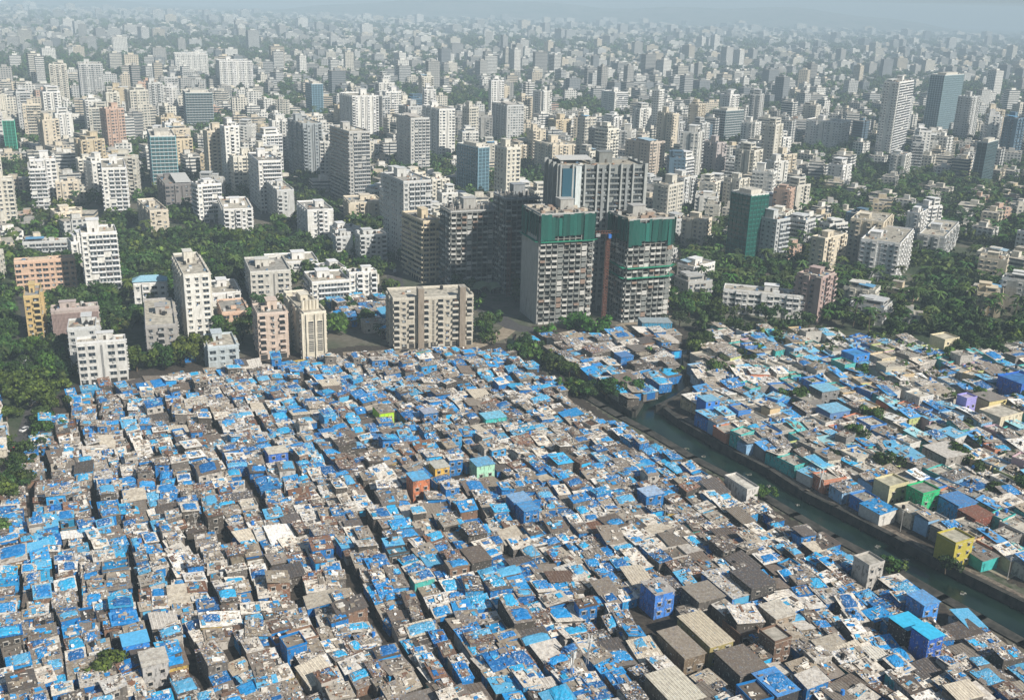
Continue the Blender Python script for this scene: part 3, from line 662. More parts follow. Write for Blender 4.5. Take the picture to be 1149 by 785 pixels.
def onroad(x, y, m_=7):
    p = np.array([x, y])
    for Q in RW:
        for a, b in zip(Q[:-1], Q[1:]):
            t = np.clip((p-a) @ (b-a)/((b-a) @ (b-a)), 0, 1)
            if np.linalg.norm(p-a-(b-a)*t) < m_: return True
    return False
yy = 400.0
while yy < 1500:
    stp = 6.6 if yy < 800 else 8.0
    for xx in np.arange(-yy*.56-40, yy*.56+40, stp):
        x, y = xx+random.uniform(-3, 3), yy+random.uniform(-3, 3); ix, iy = proj((x, y, 0))
        if not (-30 < ix < 1180) or iy > 425: continue
        pt = (ix, iy); lf = ix < 560
        if inpx(pt, pSL) or inpx(pt, pMI) or inpx(pt, pEA) or inpx(pt, [(366, 330), (580, 330), (580, 400), (366, 400)]) or (560 <= ix < 760 and iy > 345) or (575 < ix < 800 and iy > 366): continue
        if random.random() > (.93 if inpx(pt, PARK) or inpx(pt, FOREST) else .62 if lf else .7): continue
        if not free(x, y, 1.0) or (iy > 280 and onroad(x, y)): continue
        addtree(x, y, 'palm' if (inpx(pt, FOREST) and random.random() < .5) or random.random() < .08 else None, random.choice([random.uniform(.6, 1.0), random.uniform(.8, 1.2), random.uniform(1.1, 1.5)]))
    yy += stp
# choose the three hundred that show largest
def app(s): 
    r2 = s['x']**2+s['y']**2+CAM_H**2; ix, iy = proj((s['x'], s['y'], 0))
    return (s['w']+s['d'])*s['n']*FH/r2 if -40 < ix < 1190 else 0
SPECS = HEROES + sorted([s for s in SPECS if not s['hero']], key=app, reverse=True)
NB = 295
rest = MB(); cnt_tier0 = 0
def fname(c):
    c = np.array(c); l = c.mean()
    if c[2] > c[0]*1.3: return 'blue-grey'
    if l < .3: return 'dark grey'
    if c[0] > c[2]*1.6: return 'tan'
    if c[0] > c[2]*1.25: return 'cream'
    return 'grey' if l < .48 else 'white'
NUMS = 'zero one two three four five six seven eight nine ten eleven twelve thirteen fourteen fifteen sixteen seventeen eighteen nineteen twenty'.split()
STW = {'grid': 'windowed', 'balc': 'balconied', 'band': 'striped', 'mixed': 'part-balconied', 'wide': 'wide-windowed', 'glass': 'glass-clad', 'frame': 'unfinished', 'slat': 'slatted', 'slatv': 'latticed'}
def numw(n): return NUMS[n] if n <= 20 else 'over-twenty'
for i, s in enumerate(SPECS):
    dist = math.hypot(s['x'], s['y'])
    if i < NB:
        t0 = s['hero'] and dist < 1250 or dist < 640
        sp = dict(s)
        if s['style'] == 'glass': sp['style'] = 'none'
        if s['style'] in ('slat', 'slatv'): sp['style'] = 'grid' if s['style'] == 'slat' else 'wide'; sp['blank'] = 0
        if s['style'] == 'glass': sp['blank'] = 99
        if s['style'] == 'glass':
            root = empty('apartment_building', (s['x'], s['y'], 0), s['yaw']); W, D_, HH = s['w'], s['d'], s['n']*FH+.6; col = np.array(s['col'])
            b = MB(); b.box((0, 0, HH/2), (W, D_, HH), 'plaster', col*.9, top='terrace', topcol=(.42, .4, .36)); b.build('wall', root)
            g = MB(); fr = MB(); k = 0
            for o, t, nn, L in (((0, -D_/2), (1, 0), (0, -1), W), ((-W/2, 0), (0, 1), (-1, 0), D_), ((W/2, 0), (0, 1), (1, 0), D_), ((0, D_/2), (1, 0), (0, 1), W)):
                g.boxes([(o[0]+nn[0]*.1, o[1]+nn[1]*.1, f*FH+1.8) for f in range(s['n'])], (abs(t[0])*(L-.6)+abs(nn[0])*.22, abs(t[1])*(L-.6)+abs(nn[1])*.22, 2.0), 'glass', col*.35+.01)
                nf = max(2, int(L/3.2))
                fr.boxes([(o[0]+nn[0]*.2+t[0]*(-L/2+L*j/nf), o[1]+nn[1]*.2+t[1]*(-L/2+L*j/nf), HH/2) for j in range(nf+1)], (.3, .3, HH+1), 'plain', np.clip(col*1.6+.08, 0, .6) if s['name'] != 'g24' else col)
                if s['name'] in ('t39', 'd38', 'g26'): fr.boxes([(o[0]+nn[0]*.35, o[1]+nn[1]*.35, f*FH+.3) for f in range(s['n'])], (abs(t[0])*L+abs(nn[0])*.7, abs(t[1])*L+abs(nn[1])*.7, .5), 'plain', (.55, .56, .55))
            g.build('glazing', root); fr.build('mullion_frame', root)
            p = MB(); p.box((0, 0, HH+1.6), (W*.6, D_*.6, 3.2), 'plaster', (.6, .58, .53), top='terrace'); p.build('stair_tower', root)
            p = MB(); p.box((W*.36, -D_*.3, HH+.9), (2.4, 2.4, 1.8), 'plaster', (.55, .53, .5)); p.build('water_tank', root)
            q = MB()
            for o, t, nn, L in (((0, -D_/2), (1, 0), (0, -1), W), ((-W/2, 0), (0, 1), (-1, 0), D_-.5), ((W/2, 0), (0, 1), (1, 0), D_-.5), ((0, D_/2), (1, 0), (0, 1), W)):
                q.box((o[0]*.985, o[1]*.985, HH+.6), (abs(t[0])*L+abs(nn[0])*.25, abs(t[1])*L+abs(nn[1])*.25, 1.2), 'plain', (.6, .6, .57))
            q.build('parapet', root)
        else:
            root = make_building(sp, 0 if t0 else 1)
        if s['style'] in ('slat', 'slatv'):
            W, D_, HH = s['w'], s['d'], s['n']*FH
            n = int(W/.55) if s['style'] == 'slat' else 0
            if n:
                b = MB(); b.boxes([(-W/2+W*(j+.5)/n, -D_/2-.2, HH*.52) for j in range(n)], (.26, .4, HH*.82), 'plain', (.33, .24, .22)); b.build('slatted_screen', root)
            else:
                b = MB()
                b.box((-W*.2, -D_/2-.06, HH*.5), (W*.22, .12, HH*.72), 'plain', (.05, .05, .05)); b.box((W*.2, -D_/2-.06, HH*.5), (W*.22, .12, HH*.72), 'plain', (.05, .05, .05))
                for sx in (-.2, .2): b.boxes([(W*sx, -D_/2-.16, HH*.16+f*.9) for f in range(int(HH*.72/.9))], (W*.22, .12, .28), 'plain', (.55, .52, .45))
                for sx in (-.40, 0, .40): b.box((W*sx, -D_/2-.4, HH*.5), (W*.06, .8, HH+1), 'plaster', (.62, .58, .5))
                b.build('latticed_screen', root)
                b = MB()
                for j in range(5): b.tube((-W*.35+j*W*.16, -D_*.3, HH), (-W*.35+j*W*.16, -D_*.3, HH+5), .9, .9, 'plaster', (.62, .58, .5), 8)
                b.build('roof_column', root)
        if s['name'] == 'l12':
            W, D_, HH = s['w'], s['d'], s['n']*FH
            for u in (-.16, .36):
                b = MB(); b.box((W*u, -D_/2+.6, HH/2+3), (2.9, 5.0, HH+6), 'plaster', (.27, .23, .19), top='terrace', topcol=(.45, .42, .38)); b.build('stair_shaft', root)
        if s['name'] == 's':
            W, D_, HH = s['w'], s['d'], s['n']*FH+.6
            b = MB(); b.box((-W*.1, D_*.05, HH+.9), (W*.35, D_*.3, 1.6), 'plaster', (.5, .42, .33)); b.box((-W*.1, D_*.05, HH+1.75), (W*.3, D_*.2, .1), 'plain', (.05, .05, .05)); b.build('skylight', root)
        root['category'] = 'building'; root['group'] = 'apartment buildings of the city'
        if s['land']: root['label'] = '%s, %s-storey and %s' % (s['land'], numw(s['n']), STW[s['style']])
        else: pend(root, '%s %s-storey %s block' % (fname(s['col']), numw(s['n']), STW[s['style']]), (s['x'], s['y'], s['n']*FH*.6), 'block')
    else:
        rr = random.Random(i); W, D_, HH = s['w'], s['d'], s['n']*FH
        c = (*s['col'], rr.random()); rt = rmat(s['yaw'])
        rest.box((s['x'], s['y'], HH/2), (W, D_, HH), 'far', c, rt, top='terrace', topcol=np.array((.5, .47, .42))*rr.uniform(.8, 1.1))
        o = rt @ np.array([rr.uniform(-.2, .2)*W, rr.uniform(-.2, .2)*D_, 0]); rest.box((s['x']+o[0], s['y']+o[1], HH+1.8), (W*.35, D_*.35, 3.6), 'plaster', s['col'], rt, top='terrace', topcol=(.5, .47, .42))
        o = rt @ np.array([0, -D_*.5, 0]); rest.box((s['x']+o[0], s['y']+o[1], HH/2+.6), (W*.4, 2.4, HH+1), 'far', c, rt, top='terrace', topcol=(.5, .47, .42))
n = len(FAR)
A = np.array([(f[0], f[1], f[4]/2) for f in FAR]); Z = np.array([(f[2], f[3], f[4]) for f in FAR]); Cc = np.array([(*f[6], f[7]) for f in FAR])
ya = np.array([f[5] for f in FAR]); Rt = np.zeros((n, 3, 3)); Rt[:, 0, 0] = Rt[:, 1, 1] = np.cos(ya); Rt[:, 0, 1] = -np.sin(ya); Rt[:, 1, 0] = np.sin(ya); Rt[:, 2, 2] = 1
rest.boxes(A, Z, 'far', Cc, Rt, top='terrace', topcol=(.48, .45, .4))
A2 = A.copy(); A2[:, 2] = Z[:, 2]+1.6; Z2 = Z*.4; Z2[:, 2] = 3.4; rest.boxes(A2, Z2, 'plaster', Cc, Rt, top='terrace', topcol=(.48, .45, .4))
tag(rest.build('distant_city'), 'hazy mass of far white and grey apartment blocks filling the plain to the horizon', 'buildings', kind='stuff')

# ------------------------------------------------------------------ trees
def crown(seed, nl=420, r=4.2, h=3.6, leaf=1.0, cols=((.045, .085, .022), (.07, .12, .03), (.03, .06, .02))):
    g = np.random.default_rng(seed); b = MB(); nc = 11
    cen = g.normal(size=(nc, 3))*[r*.5, r*.5, h*.28]+[0, 0, h*1.25]; rad = g.uniform(.28, .55, nc)*r
    k = g.integers(0, nc, nl); dr = g.normal(size=(nl, 3)); dr /= np.linalg.norm(dr, axis=1)[:, None]; dr[:, 2] = np.abs(dr[:, 2])*g.choice([1, 1, 1, -1], nl)
    P = cen[k]+dr*(rad[k]*g.uniform(.75, 1.08, nl))[:, None]*[1, 1, .75]
    nrm = dr+g.normal(size=(nl, 3))*.45; nrm /= np.linalg.norm(nrm, axis=1)[:, None]
    t = np.cross(nrm, g.normal(size=(nl, 3))); t /= np.linalg.norm(t, axis=1)[:, None]; u = np.cross(nrm, t)
    s = (g.uniform(.45, 1.0, nl)*leaf)[:, None]
    V = np.stack([P-t*s, P-u*s*.7, P+t*s, P+u*s*.7], 1).reshape(-1, 3); F = np.arange(nl*4).reshape(-1, 4)
    ct = np.array(cols)[g.integers(0, len(cols), nl)]*(g.uniform(.7, 1.35, nl))[:, None]*(.8+.4*g.random(nc)[k])[:, None]
    b.add(V, F, IX['leaf'], ct); return b
def trunkb(seed, h=4.2, r=.32):
    g = random.Random(seed); b = MB(); b.tube((0, 0, -.2), (.2, .1, h*.55), r, r*.7, 'plain', (.10, .075, .05), 6)
    for k in range(4):
        a = k*1.6+g.random(); b.tube((.2, .1, h*.5), (math.cos(a)*2.2, math.sin(a)*2.2, h*1.1), r*.55, r*.2, 'plain', (.10, .075, .05), 6)
    return b
def palm(seed):
    g = random.Random(seed); t = MB(); c = MB(); hh = 9.5
    t.tube((0, 0, -.2), (.4, .2, hh*.5), .22, .18, 'plain', (.13, .10, .07), 6); t.tube((.4, .2, hh*.5), (.7, .1, hh), .18, .13, 'plain', (.13, .10, .07), 6)
    for k in range(15):
        a = k*2.4+g.random()*.4; el = g.uniform(-.2, 1.0); L = g.uniform(2.8, 3.7); p = np.array([.7, .1, hh]); dirh = np.array([math.cos(a), math.sin(a), 0]); sd = np.array([-math.sin(a), math.cos(a), 0])
        pts = []; 
        for j in range(5):
            f = j/4; pts.append(p+dirh*L*f+np.array([0, 0, L*(math.sin(el)*f-.75*f*f)]))
        for sgn in (-1, 1):
            V = []
            for j in range(5): wdt = .55*math.sin(math.pi*(.12+.8*j/4)); V += [pts[j], pts[j]+sd*sgn*wdt-np.array([0, 0, wdt*.55])]
            F = [[2*j, 2*j+1, 2*j+3, 2*j+2] for j in range(4)]; c.add(V, F, IX['leaf'], np.array((.05, .095, .03))*g.uniform(.7, 1.3))
    return t, c
CR = [crown(i, 1100, leaf=.62) for i in range(5)]; TRK = [trunkb(i) for i in range(5)]; CRL = [crown(i+20, 150, leaf=1.3) for i in range(4)]
PT = [palm(i) for i in range(3)]
crm = [c.mesh('crown') for c in CR]; trm = [t.mesh('trunk') for t in TRK]; pcm = [p[1].mesh('crown') for p in PT]; ptm = [p[0].mesh('trunk') for p in PT]
def cluster(px, py, n, sp, s=1.0, kind=None, col=None, z=0):
    for _ in range(n):
        a, r = random.uniform(0, 6.28), sp*math.sqrt(random.random()); P = at(px+math.cos(a)*r, py+math.sin(a)*r*.45); addtree(P[0], P[1], kind, s*random.uniform(.8, 1.2), col)
OL = (1.5, 1.15, .8); BG = (1.35, 1.4, 1.0)
for a in [(35, 450, 3, 12, 1.6, None, OL), (20, 440, 2, 10, 1.3, None, OL), (45, 425, 3, 12, 1.2), (0, 405, 3, 12, 1.3), (5, 440, 2, 8, 1.2, None, OL), (12, 375, 6, 16, 1.2), (40, 400, 3, 8, 1.1), (65, 400, 4, 10, 1.2), (70, 425, 2, 6, 1.0), (48, 490, 2, 5, .8, None, BG), (22, 545, 3, 8, .9), (5, 560, 3, 8, 1.0, None, OL), (5, 600, 1, 3, .8),
          (205, 408, 3, 8, 1.5, None, (1.7, 1.15, .8)), (148, 415, 3, 8, 1.1, None, OL), (240, 375, 3, 12, 1.0), (265, 380, 5, 16, 1.0), (270, 395, 2, 8, 1.0, 'palm'), (378, 372, 4, 9, 1.1, None, BG), (410, 366, 2, 6, .9), (440, 335, 2, 6, .9, None, BG), (540, 372, 4, 10, 1.25), (545, 385, 2, 8, 1.0), (425, 385, 2, 5, .8, 'palm'),
          (612, 376, 3, 8, .9, None, (1, 1.5, .8)), (655, 372, 5, 14, 1.0, None, (1, 1.6, .8)), (672, 375, 3, 10, .9, None, (1, 1.6, .8)), (590, 392, 3, 6, 1.0), (588, 400, 2, 4, .9), (682, 447, 2, 4, 1.2), (717, 445, 2, 3, .9), (754, 425, 2, 4, .9, None, OL), (795, 425, 2, 6, .9), (800, 428, 1, 3, .9, None, BG), (785, 395, 4, 10, 1.0), (855, 560, 1, 2, .7, None, BG), (1004, 641, 2, 3, .7), (1060, 642, 1, 2, .8), (120, 757, 1, 1, .95, None, OL),
          (1040, 408, 3, 8, 1.0, None, BG), (875, 385, 4, 12, .9), (930, 383, 3, 10, .9), (1005, 382, 1, 3, 1.1), (1100, 455, 2, 4, .9, None, BG), (1088, 488, 1, 3, .7), (1140, 470, 2, 4, .8), (1120, 395, 6, 24, 1.0), (1085, 395, 5, 16, 1.0), (840, 375, 4, 20, .9), (1095, 505, 1, 2, .8), (872, 480, 1, 2, .7), (925, 500, 1, 3, .8), (765, 345, 8, 14, 1.1), (790, 330, 8, 18, 1.2), (870, 345, 8, 20, 1.1), (850, 355, 6, 18, 1.1), (130, 370, 4, 12, 1.1), (125, 345, 4, 9, 1.0, 'palm'), (150, 362, 4, 10, 1.0), (120, 400, 3, 10, .9), (165, 350, 3, 10, 1.0, 'palm')]:
    cluster(*a)
for px_, py_ in [(592, 398), (600, 402), (610, 407), (622, 416), (634, 424), (648, 436), (662, 446), (790, 372), (815, 372), (900, 378), (935, 400), (960, 425), (1000, 440), (1035, 425), (1065, 405), (1095, 420), (1125, 430), (1140, 455), (1060, 450), (980, 475), (910, 445), (880, 430), (1020, 500), (1040, 515), (1100, 540), (1140, 560), (940, 520), (990, 530), (850, 400), (905, 415), (1010, 420), (1050, 430), (890, 455), (1020, 470), (960, 500), (1070, 520), (1130, 520), (1110, 560), (830, 410), (985, 385), (1130, 410), (1015, 395), (940, 390), (640, 440), (730, 400), (840, 452)]: cluster(px_, py_, random.randint(1, 3), 7, .85, None, BG if random.random() < .4 else None)
for px_, py_ in [(40, 500), (30, 515), (20, 530), (46, 475), (55, 462), (10, 470), (2, 500), (60, 445), (70, 436), (8, 555), (14, 548)]: cluster(px_, py_, 2, 5, .8, None, OL if random.random() < .5 else None)
TREES.sort(key=lambda t: (t[0]**2+t[1]**2)/(t[3]**2)/(.7 if t[2] == 'palm' else 1))
woods = MB(); nt_ = 0
for i, (x, y, kind, s, col) in enumerate(TREES):
    ix, iy = proj((x, y, 3)); g = random.Random(i)
    vis = -30 < ix < 1180 and iy < 820
    if nt_ < 296 and vis:
        nt_ += 1
        root = empty('palm_tree' if kind == 'palm' else 'broadleaf_tree', (x, y, 0), g.uniform(0, 6.28)); k = g.randint(0, 2 if kind == 'palm' else 4); root.scale = (s, s, s*g.uniform(.9, 1.25))
        v_ = g.uniform(.6, 1.2); c_ = col or (v_*g.uniform(.8, 1.25), v_*g.uniform(.9, 1.2), v_*g.uniform(.6, 1.2))
        o = inst('crown', (pcm if kind == 'palm' else crm)[k], root, (0, 0, 0)); o.color = (*c_, 1)
        inst('trunk', (ptm if kind == 'palm' else trm)[k], root, (0, 0, 0))
        root['category'] = 'tree'; root['group'] = 'palms among the houses' if kind == 'palm' else 'broadleaf trees'
        sz = 'small' if s < .9 else 'big' if s > 1.2 else 'mid-size'
        hue = 'olive-brown' if col and col[0] > col[1] else 'bright green' if col else 'dark green'
        pend(root, ('feathery palm' if kind == 'palm' else '%s %s tree' % (sz, hue)), (x, y, 4), 'palm' if kind == 'palm' else 'tree')
    else:
        v_ = g.uniform(.55, 1.35); c_ = col or (v_*g.uniform(.8, 1.55), v_*g.uniform(.9, 1.2), v_*g.uniform(.6, 1.2))
        if kind == 'palm': woods.merge(PT[i % 3][1], (x, y, 0), g.uniform(0, 6), s, c_)
        else: woods.merge(CRL[i % 4], (x, y, -1), g.uniform(0, 6), s*1.1, c_)
tag(woods.build('woodland'), 'far-off tree crowns merging between the apartment blocks', 'trees', kind='stuff')

# ------------------------------------------------------------------ shacks and small houses
PHI = R(28)
TARPS = [(.006, .18, .48), (.012, .26, .60), (.004, .105, .32), (.025, .36, .64), (.09, .36, .58)]
TINS = [(.29, .25, .20), (.24, .21, .18), (.36, .32, .26), (.20, .18, .16), (.33, .28, .21)]
PALE = [(.78, .72, .62), (.66, .61, .53), (.80, .77, .71)]
RUST = [(.20, .10, .06), (.14, .085, .06), (.09, .075, .065), (.07, .065, .06)]
def shack(sp, ind):
    """walls, sloping sheet roof, tarpaulins, loose sheets; returns root or fills the merged mesh"""
    g = random.Random(sp['seed']); a, b, h = sp['a'], sp['b'], sp['h']; yaw = sp['yaw']
    parts = {}
    def P(n): return parts.setdefault(n, MB())
    wall = sp['wall']; P('wall').box((0, 0, h/2), (a, b, h), 'plain' if sp['east'] and g.random() < .5 else 'shackwall', wall)
    tx, ty = sp.get('tilt', (g.uniform(-.04, .24), g.uniform(-.13, .17))); rt = rmat(0, tx, ty); zt = h+.12+abs(math.tan(tx))*b/2*.9+abs(math.tan(ty))*a/2*.9
    zz = lambda x, y: zt + x*-math.tan(ty) + y*math.tan(tx)
    base = sp['base']; mt = sp['mtl']
    if sp['flat']:
        P('roof').box((0, 0, h+.06), (a+.2, b+.2, .12), 'terrace', base)
        for sx, sy, lx, ly in ((0, -1, a+.21, .14), (0, 1, a+.21, .14), (-1, 0, .14, b-.1), (1, 0, .14, b-.1)): P('parapet').box((sx*(a/2+.02), sy*(b/2+.02), h+.42), (lx, ly, .72), 'plain', wall)
        zz = lambda x, y: h+.12
        rt = rmat(0)
    else: P('roof').box((0, -.12, zt-.12*math.tan(tx)), (a+.4, b+.6, .10), mt, (*base, g.choice([.95, .9, .8, .6, .3, 0]) if not sp.get('clean') else .85), rt)
    if mt == 'tin' and sp.get('corr'):
        n = int(a/.9); P('roof').boxes([(-a/2+a*(i+.5)/n, 0, zz(-a/2+a*(i+.5)/n, 0)+.08) for i in range(n)], (.22, b+.3, .10), 'plain', np.clip(np.array(base)*1.15, 0, .75), rt)
    npat = 0 if sp.get('clean') else g.randint(6, 11) if not sp['flat'] else g.randint(1, 4)
    for k in range(npat):
        sx, sy = g.choice([(g.uniform(.6, 2.4), g.uniform(.5, 1.8)), (g.uniform(.5, 1.6), g.uniform(.6, 2.6)), (g.uniform(1.2, 2.8), g.uniform(.12, .3))]); sx = min(sx, a*.8); sy = min(sy, b*.8); x = g.uniform(-1, 1)*(a-sx)/2; y = g.uniform(-1, 1)*(b-sy)/2
        q = g.random(); pr = sp['bluep']
        if sp['mtl'] == 'tin' and sp['base'][0] < .16: pr *= .3
        if q < pr: m2, c2, nm = 'tarp', g.choice(TARPS), 'roof'
        elif q < pr+.22: m2, c2, nm = 'tin', g.choice(PALE), 'roof'
        elif q < .92: m2, c2, nm = 'tin', g.choice(TINS), 'roof'
        else: m2, c2, nm = 'tin', g.choice(RUST), 'roof'
        P(nm).box((x, y, zz(x, y)+.09+.035*k), (sx, sy, .05), m2, (*(np.array(c2)*g.uniform(.8, 1.2)), g.choice([1, 1, .9, .6, .2])), rt @ rmat(g.gauss(0, .12), g.gauss(0, .03), g.gauss(0, .03)))
    if sp.get('bigt') and not sp['flat']:
        sx, sy = a*g.uniform(.6, 1.0), b*g.uniform(.45, .95); x = g.uniform(-1, 1)*(a-sx)/2; y = g.uniform(-1, 1)*(b-sy)/2
        # draped, rumpled sheet
        n = 7; xs, ys = np.meshgrid(np.linspace(-sx/2, sx/2, n), np.linspace(-sy/2, sy/2, n), indexing='ij'); gg = np.random.default_rng(sp['seed'])
        zc = np.array([[zz(x+xs[i, j], y+ys[i, j]) for j in range(n)] for i in range(n)])+.42+gg.uniform(-.03, .14, (n, n)); zc[0] -= .32; zc[-1] -= .32; zc[:, 0] -= .25; zc[:, -1] -= .25
        jx = gg.uniform(-.12, .12, (n, n)); V = np.stack([x+xs+jx, y+ys+jx.T, zc], -1).reshape(-1, 3)
        F = [[i*n+j, (i+1)*n+j, (i+1)*n+j+1, i*n+j+1] for i in range(n-1) for j in range(n-1)]
        P('tarpaulin').add(V, F, IX['tarp'], (*sp['tc'], g.choice([1, .8, .4, 0])))
    if g.random() < .35 and not sp['flat'] and not sp.get('clean') and h <= 4.6:   # blue sheet down the front wall
        P('wall_sheet').box((g.uniform(-.05, .05)*a, -b/2-.05, h*.55), (a*g.uniform(.4, .8), .06, h*.8), 'plain', g.choice(TARPS))
    if not sp.get('clean') and g.random() < .05:
        x, y = g.uniform(-.35, .35)*a, g.uniform(-.35, .35)*b; P('satellite_dish').tube((x, y, zz(x, y)+.7), (x+.08, y-.12, zz(x, y)+.85), .25, .48, 'plain', (.68, .68, .66), 8)
    nd = g.randint(6, 14)
    if not sp.get('clean'):
        D = [(g.uniform(-.45, .45)*a, g.uniform(-.45, .45)*b) for _ in range(nd)]
        for x, y in D: P('roof').box((x, y, zz(x, y)+.3), (g.uniform(.15, .7), g.uniform(.15, .4), g.uniform(.12, .4)), 'plain', g.choice([(.62, .6, .56), (.7, .69, .66), (.3, .16, .1), (.12, .11, .1), (.45, .4, .33)]), rmat(g.uniform(0, 3)))
    WN = []; DR = None
    if h > 4.6 or sp['flat']:
        for fl in range(int(h/2.8)):
            for sx in ((-.25, .25) if a > 5 else (0,)):
                WN.append((sx*a, -b/2-.02, fl*2.8+1.7, 0))
            for sy in ((-.25, .25) if b > 6 else (0,)): WN.append((a/2+.02, sy*b, fl*2.8+1.7, math.pi/2))
        if sp['east']: DR = (a*.02, -b/2-.02, 1.0)
    if not sp['flat'] and not sp.get('clean') and g.random() < .5:   # awning along the lane
        P('awning').box((a/2+.3, g.uniform(-.2, .2)*b, h*.72), (1.1, b*g.uniform(.3, .8), .06), 'tin', g.choice(TARPS+PALE+TINS), rmat(0, 0, .3))
    if sp.get('tank'):
        x, y = g.uniform(-.3, .3)*a, g.uniform(-.3, .3)*b; P('water_tank').tube((x, y, zz(x, y)+.1), (x, y, zz(x, y)+1.3), .55, .5, 'plain', g.choice([(.02, .02, .02), (.02, .02, .02), (.03, .2, .6), (.6, .6, .58)]), 8)
    if not ind:
        for q in WN: P('window').merge(SW, q[:3], q[3])
    if ind:
        root = empty(sp['name'], (sp['x'], sp['y'], 0), yaw)
        rf = parts.pop('roof').build('roof', root)
        for nm, mb in parts.items(): mb.build(nm, rf if nm in ('tarpaulin', 'water_tank', 'parapet') else root)
        for q in WN: inst('window', SWM, root, q[:3], q[3])
        if DR: inst('door', SDM, root, DR)
        return root
    for nm, mb in parts.items(): sp['mass'].merge(mb, (sp['x'], sp['y'], 0), yaw)
SW = MB(); SW.box((0, 0, 0), (1.25, .10, 1.2), 'plain', (.4, .38, .34)); SW.box((0, -.03, 0), (1.0, .12, .95), 'glass', (.02, .022, .025)); SW.box((0, -.22, .72), (1.4, .45, .08), 'plain', (.45, .42, .38)); SWM = SW.mesh('window')
SDB = MB(); SDB.box((0, 0, 0), (1.0, .12, 2.0), 'plain', (.05, .06, .08)); SDM = SDB.mesh('door')
SH = []
HS = []   # hand placed (roof centre px, py, width, depth, height)
def hs(px, py, a, b, h, base, wall, lab, mt='tin', yaw=28, **k):
    P = at(px, py, h); k = dict(dict(flat=False, east=k.pop('east', False), clean=True, bluep=.2, tilt=(.04, .03)), **k)
    sp = dict(x=P[0], y=P[1], a=a, b=b, h=h, yaw=R(yaw), base=base, wall=wall, mtl=mt, seed=900+len(HS), lab=lab, tc=TARPS[0], name='shanty_house', cat='shack', **k)
    HS.append(sp); landmark(lab, (P[0], P[1], h)); return sp
BL = (.005, .15, .42); LB_ = (.16, .45, .72)
hs(430, 459, 6, 8, 6.8, (.27, .24, .2), (.38, .62, .02), 'lime green shack', clean=False)
hs(469, 534, 6, 6, 7.8, (.10, .42, .72), (.50, .17, .08), 'orange-walled shack')
hs(493, 521, 5.5, 5.5, 6.0, (.5, .5, .45), (.62, .38, .07), 'amber-walled shack')
hs(481, 461, 6, 5, 6.2, (.35, .4, .5), BL, 'deep blue box shack')
hs(541, 518, 7, 6, 5.5, (.12, .4, .65), (.35, .62, .45), 'mint-walled shack')
hs(553, 466, 9, 6, 5, (.18, .55, .75), (.05, .45, .42), 'teal roofed shack')
hs(534, 622, 6.5, 8, 5.2, (.13, .105, .085), (.06, .055, .05), 'dark brown square roof')
hs(845, 648, 9, 9.5, 6.2, (.085, .08, .08), (.07, .065, .06), 'charcoal sheet roof')
hs(791, 706, 7.5, 14, 6.0, (.56, .49, .37), (.30, .25, .10), 'long cream corrugated shed', corr=True)
hs(764, 721, 6.5, 12, 5.2, (.29, .25, .20), (.16, .12, .08), 'long brown shed')
hs(757, 770, 9, 12, 5.5, (.60, .56, .46), (.12, .11, .09), 'broad cream corrugated shed', corr=True)
hs(832, 741, 9, 10, 4.8, (.17, .145, .12), (.1, .09, .08), 'wide dark brown shed')
hs(789, 664, 9, 8, 5, (.27, .24, .2), (.1, .09, .08), 'brown sheet roof')
hs(815, 655, 7, 14, 4.4, (.5, .47, .42), (.06, .2, .5), 'long pale roof', clean=False)
hs(1041, 708, 5.5, 5.5, 9.5, (.04, .45, .72), (.015, .10, .42), 'tall blue tower shack', mt='plain')
hs(1018, 697, 7, 6, 7.5, (.04, .45, .72), (.03, .03, .04), 'turquoise roofed tall shack', mt='plain')
hs(1036, 671, 6, 6, 7, (.10, .35, .70), (.05, .25, .65), 'blue shack with sky-blue roof')
hs(738, 658, 6.5, 7, 7.6, (.4, .38, .36), (.05, .2, .6), 'blue and black two-storey shack', clean=False, tank=True)
hs(172, 737, 6, 6, 6.8, (.55, .52, .46), (.38, .37, .36), 'grey-walled shack')
hs(151, 716, 6.2, 5.0, 5.4, (.10, .42, .72), (.02, .2, .6), 'pale blue roofed shack', mt='plain')
hs(870, 712, 5.5, 6, 7, (.5, .47, .42), (.16, .1, .07), 'brown-walled tall shack', flat=True)
hs(872, 684, 7, 7, 6.0, (.58, .54, .46), (.3, .24, .18), 'cream-topped brown shack')
hs(975, 628, 6, 6, 9, (.5, .48, .44), (.42, .4, .37), 'concrete stub tower by canal', flat=True)
hs(832, 541, 5, 12, 5.0, (.6, .58, .54), (.55, .53, .5), 'white long house by canal', flat=True)
hs(870, 765, 7, 9, 5.4, (.06, .30, .70), (.04, .04, .045), 'dark shack with blue sheets', clean=False, bigt=True)
hs(730, 551, 7, 5.5, 6.0, (.35, .5, .7), BL, 'blue shack near canal bend')
hs(582, 558, 6.5, 5.5, 6.2, (.2, .4, .65), BL, 'blue box shack in mid slum')
hs(592, 568, 5.5, 5.5, 7.0, (.06, .3, .62), BL, 'tall blue box shack')
hs(310, 505, 7, 5.5, 6, (.62, .58, .48), (.03, .14, .5), 'cream roofed blue shack')
hs(212, 395, 5, 5, 4, (.1, .25, .45), BL, 'blue shack by the grey block')
hs(1062, 505, 13, 11, 6, (.58, .55, .50), (.3, .28, .25), 'big beige canopy', east=True)
hs(960, 396, 10, 8, 8.5, (.06, .28, .62), (.03, .22, .60), 'bright blue block', east=True, flat=True)
hs(1145, 425, 14, 12, 10, (.05, .2, .5), (.02, .12, .50), 'large cobalt building', east=True, flat=True)
hs(1036, 548, 8, 7, 8, (.3, .3, .28), (.02, .42, .16), 'emerald green house', east=True, flat=True)
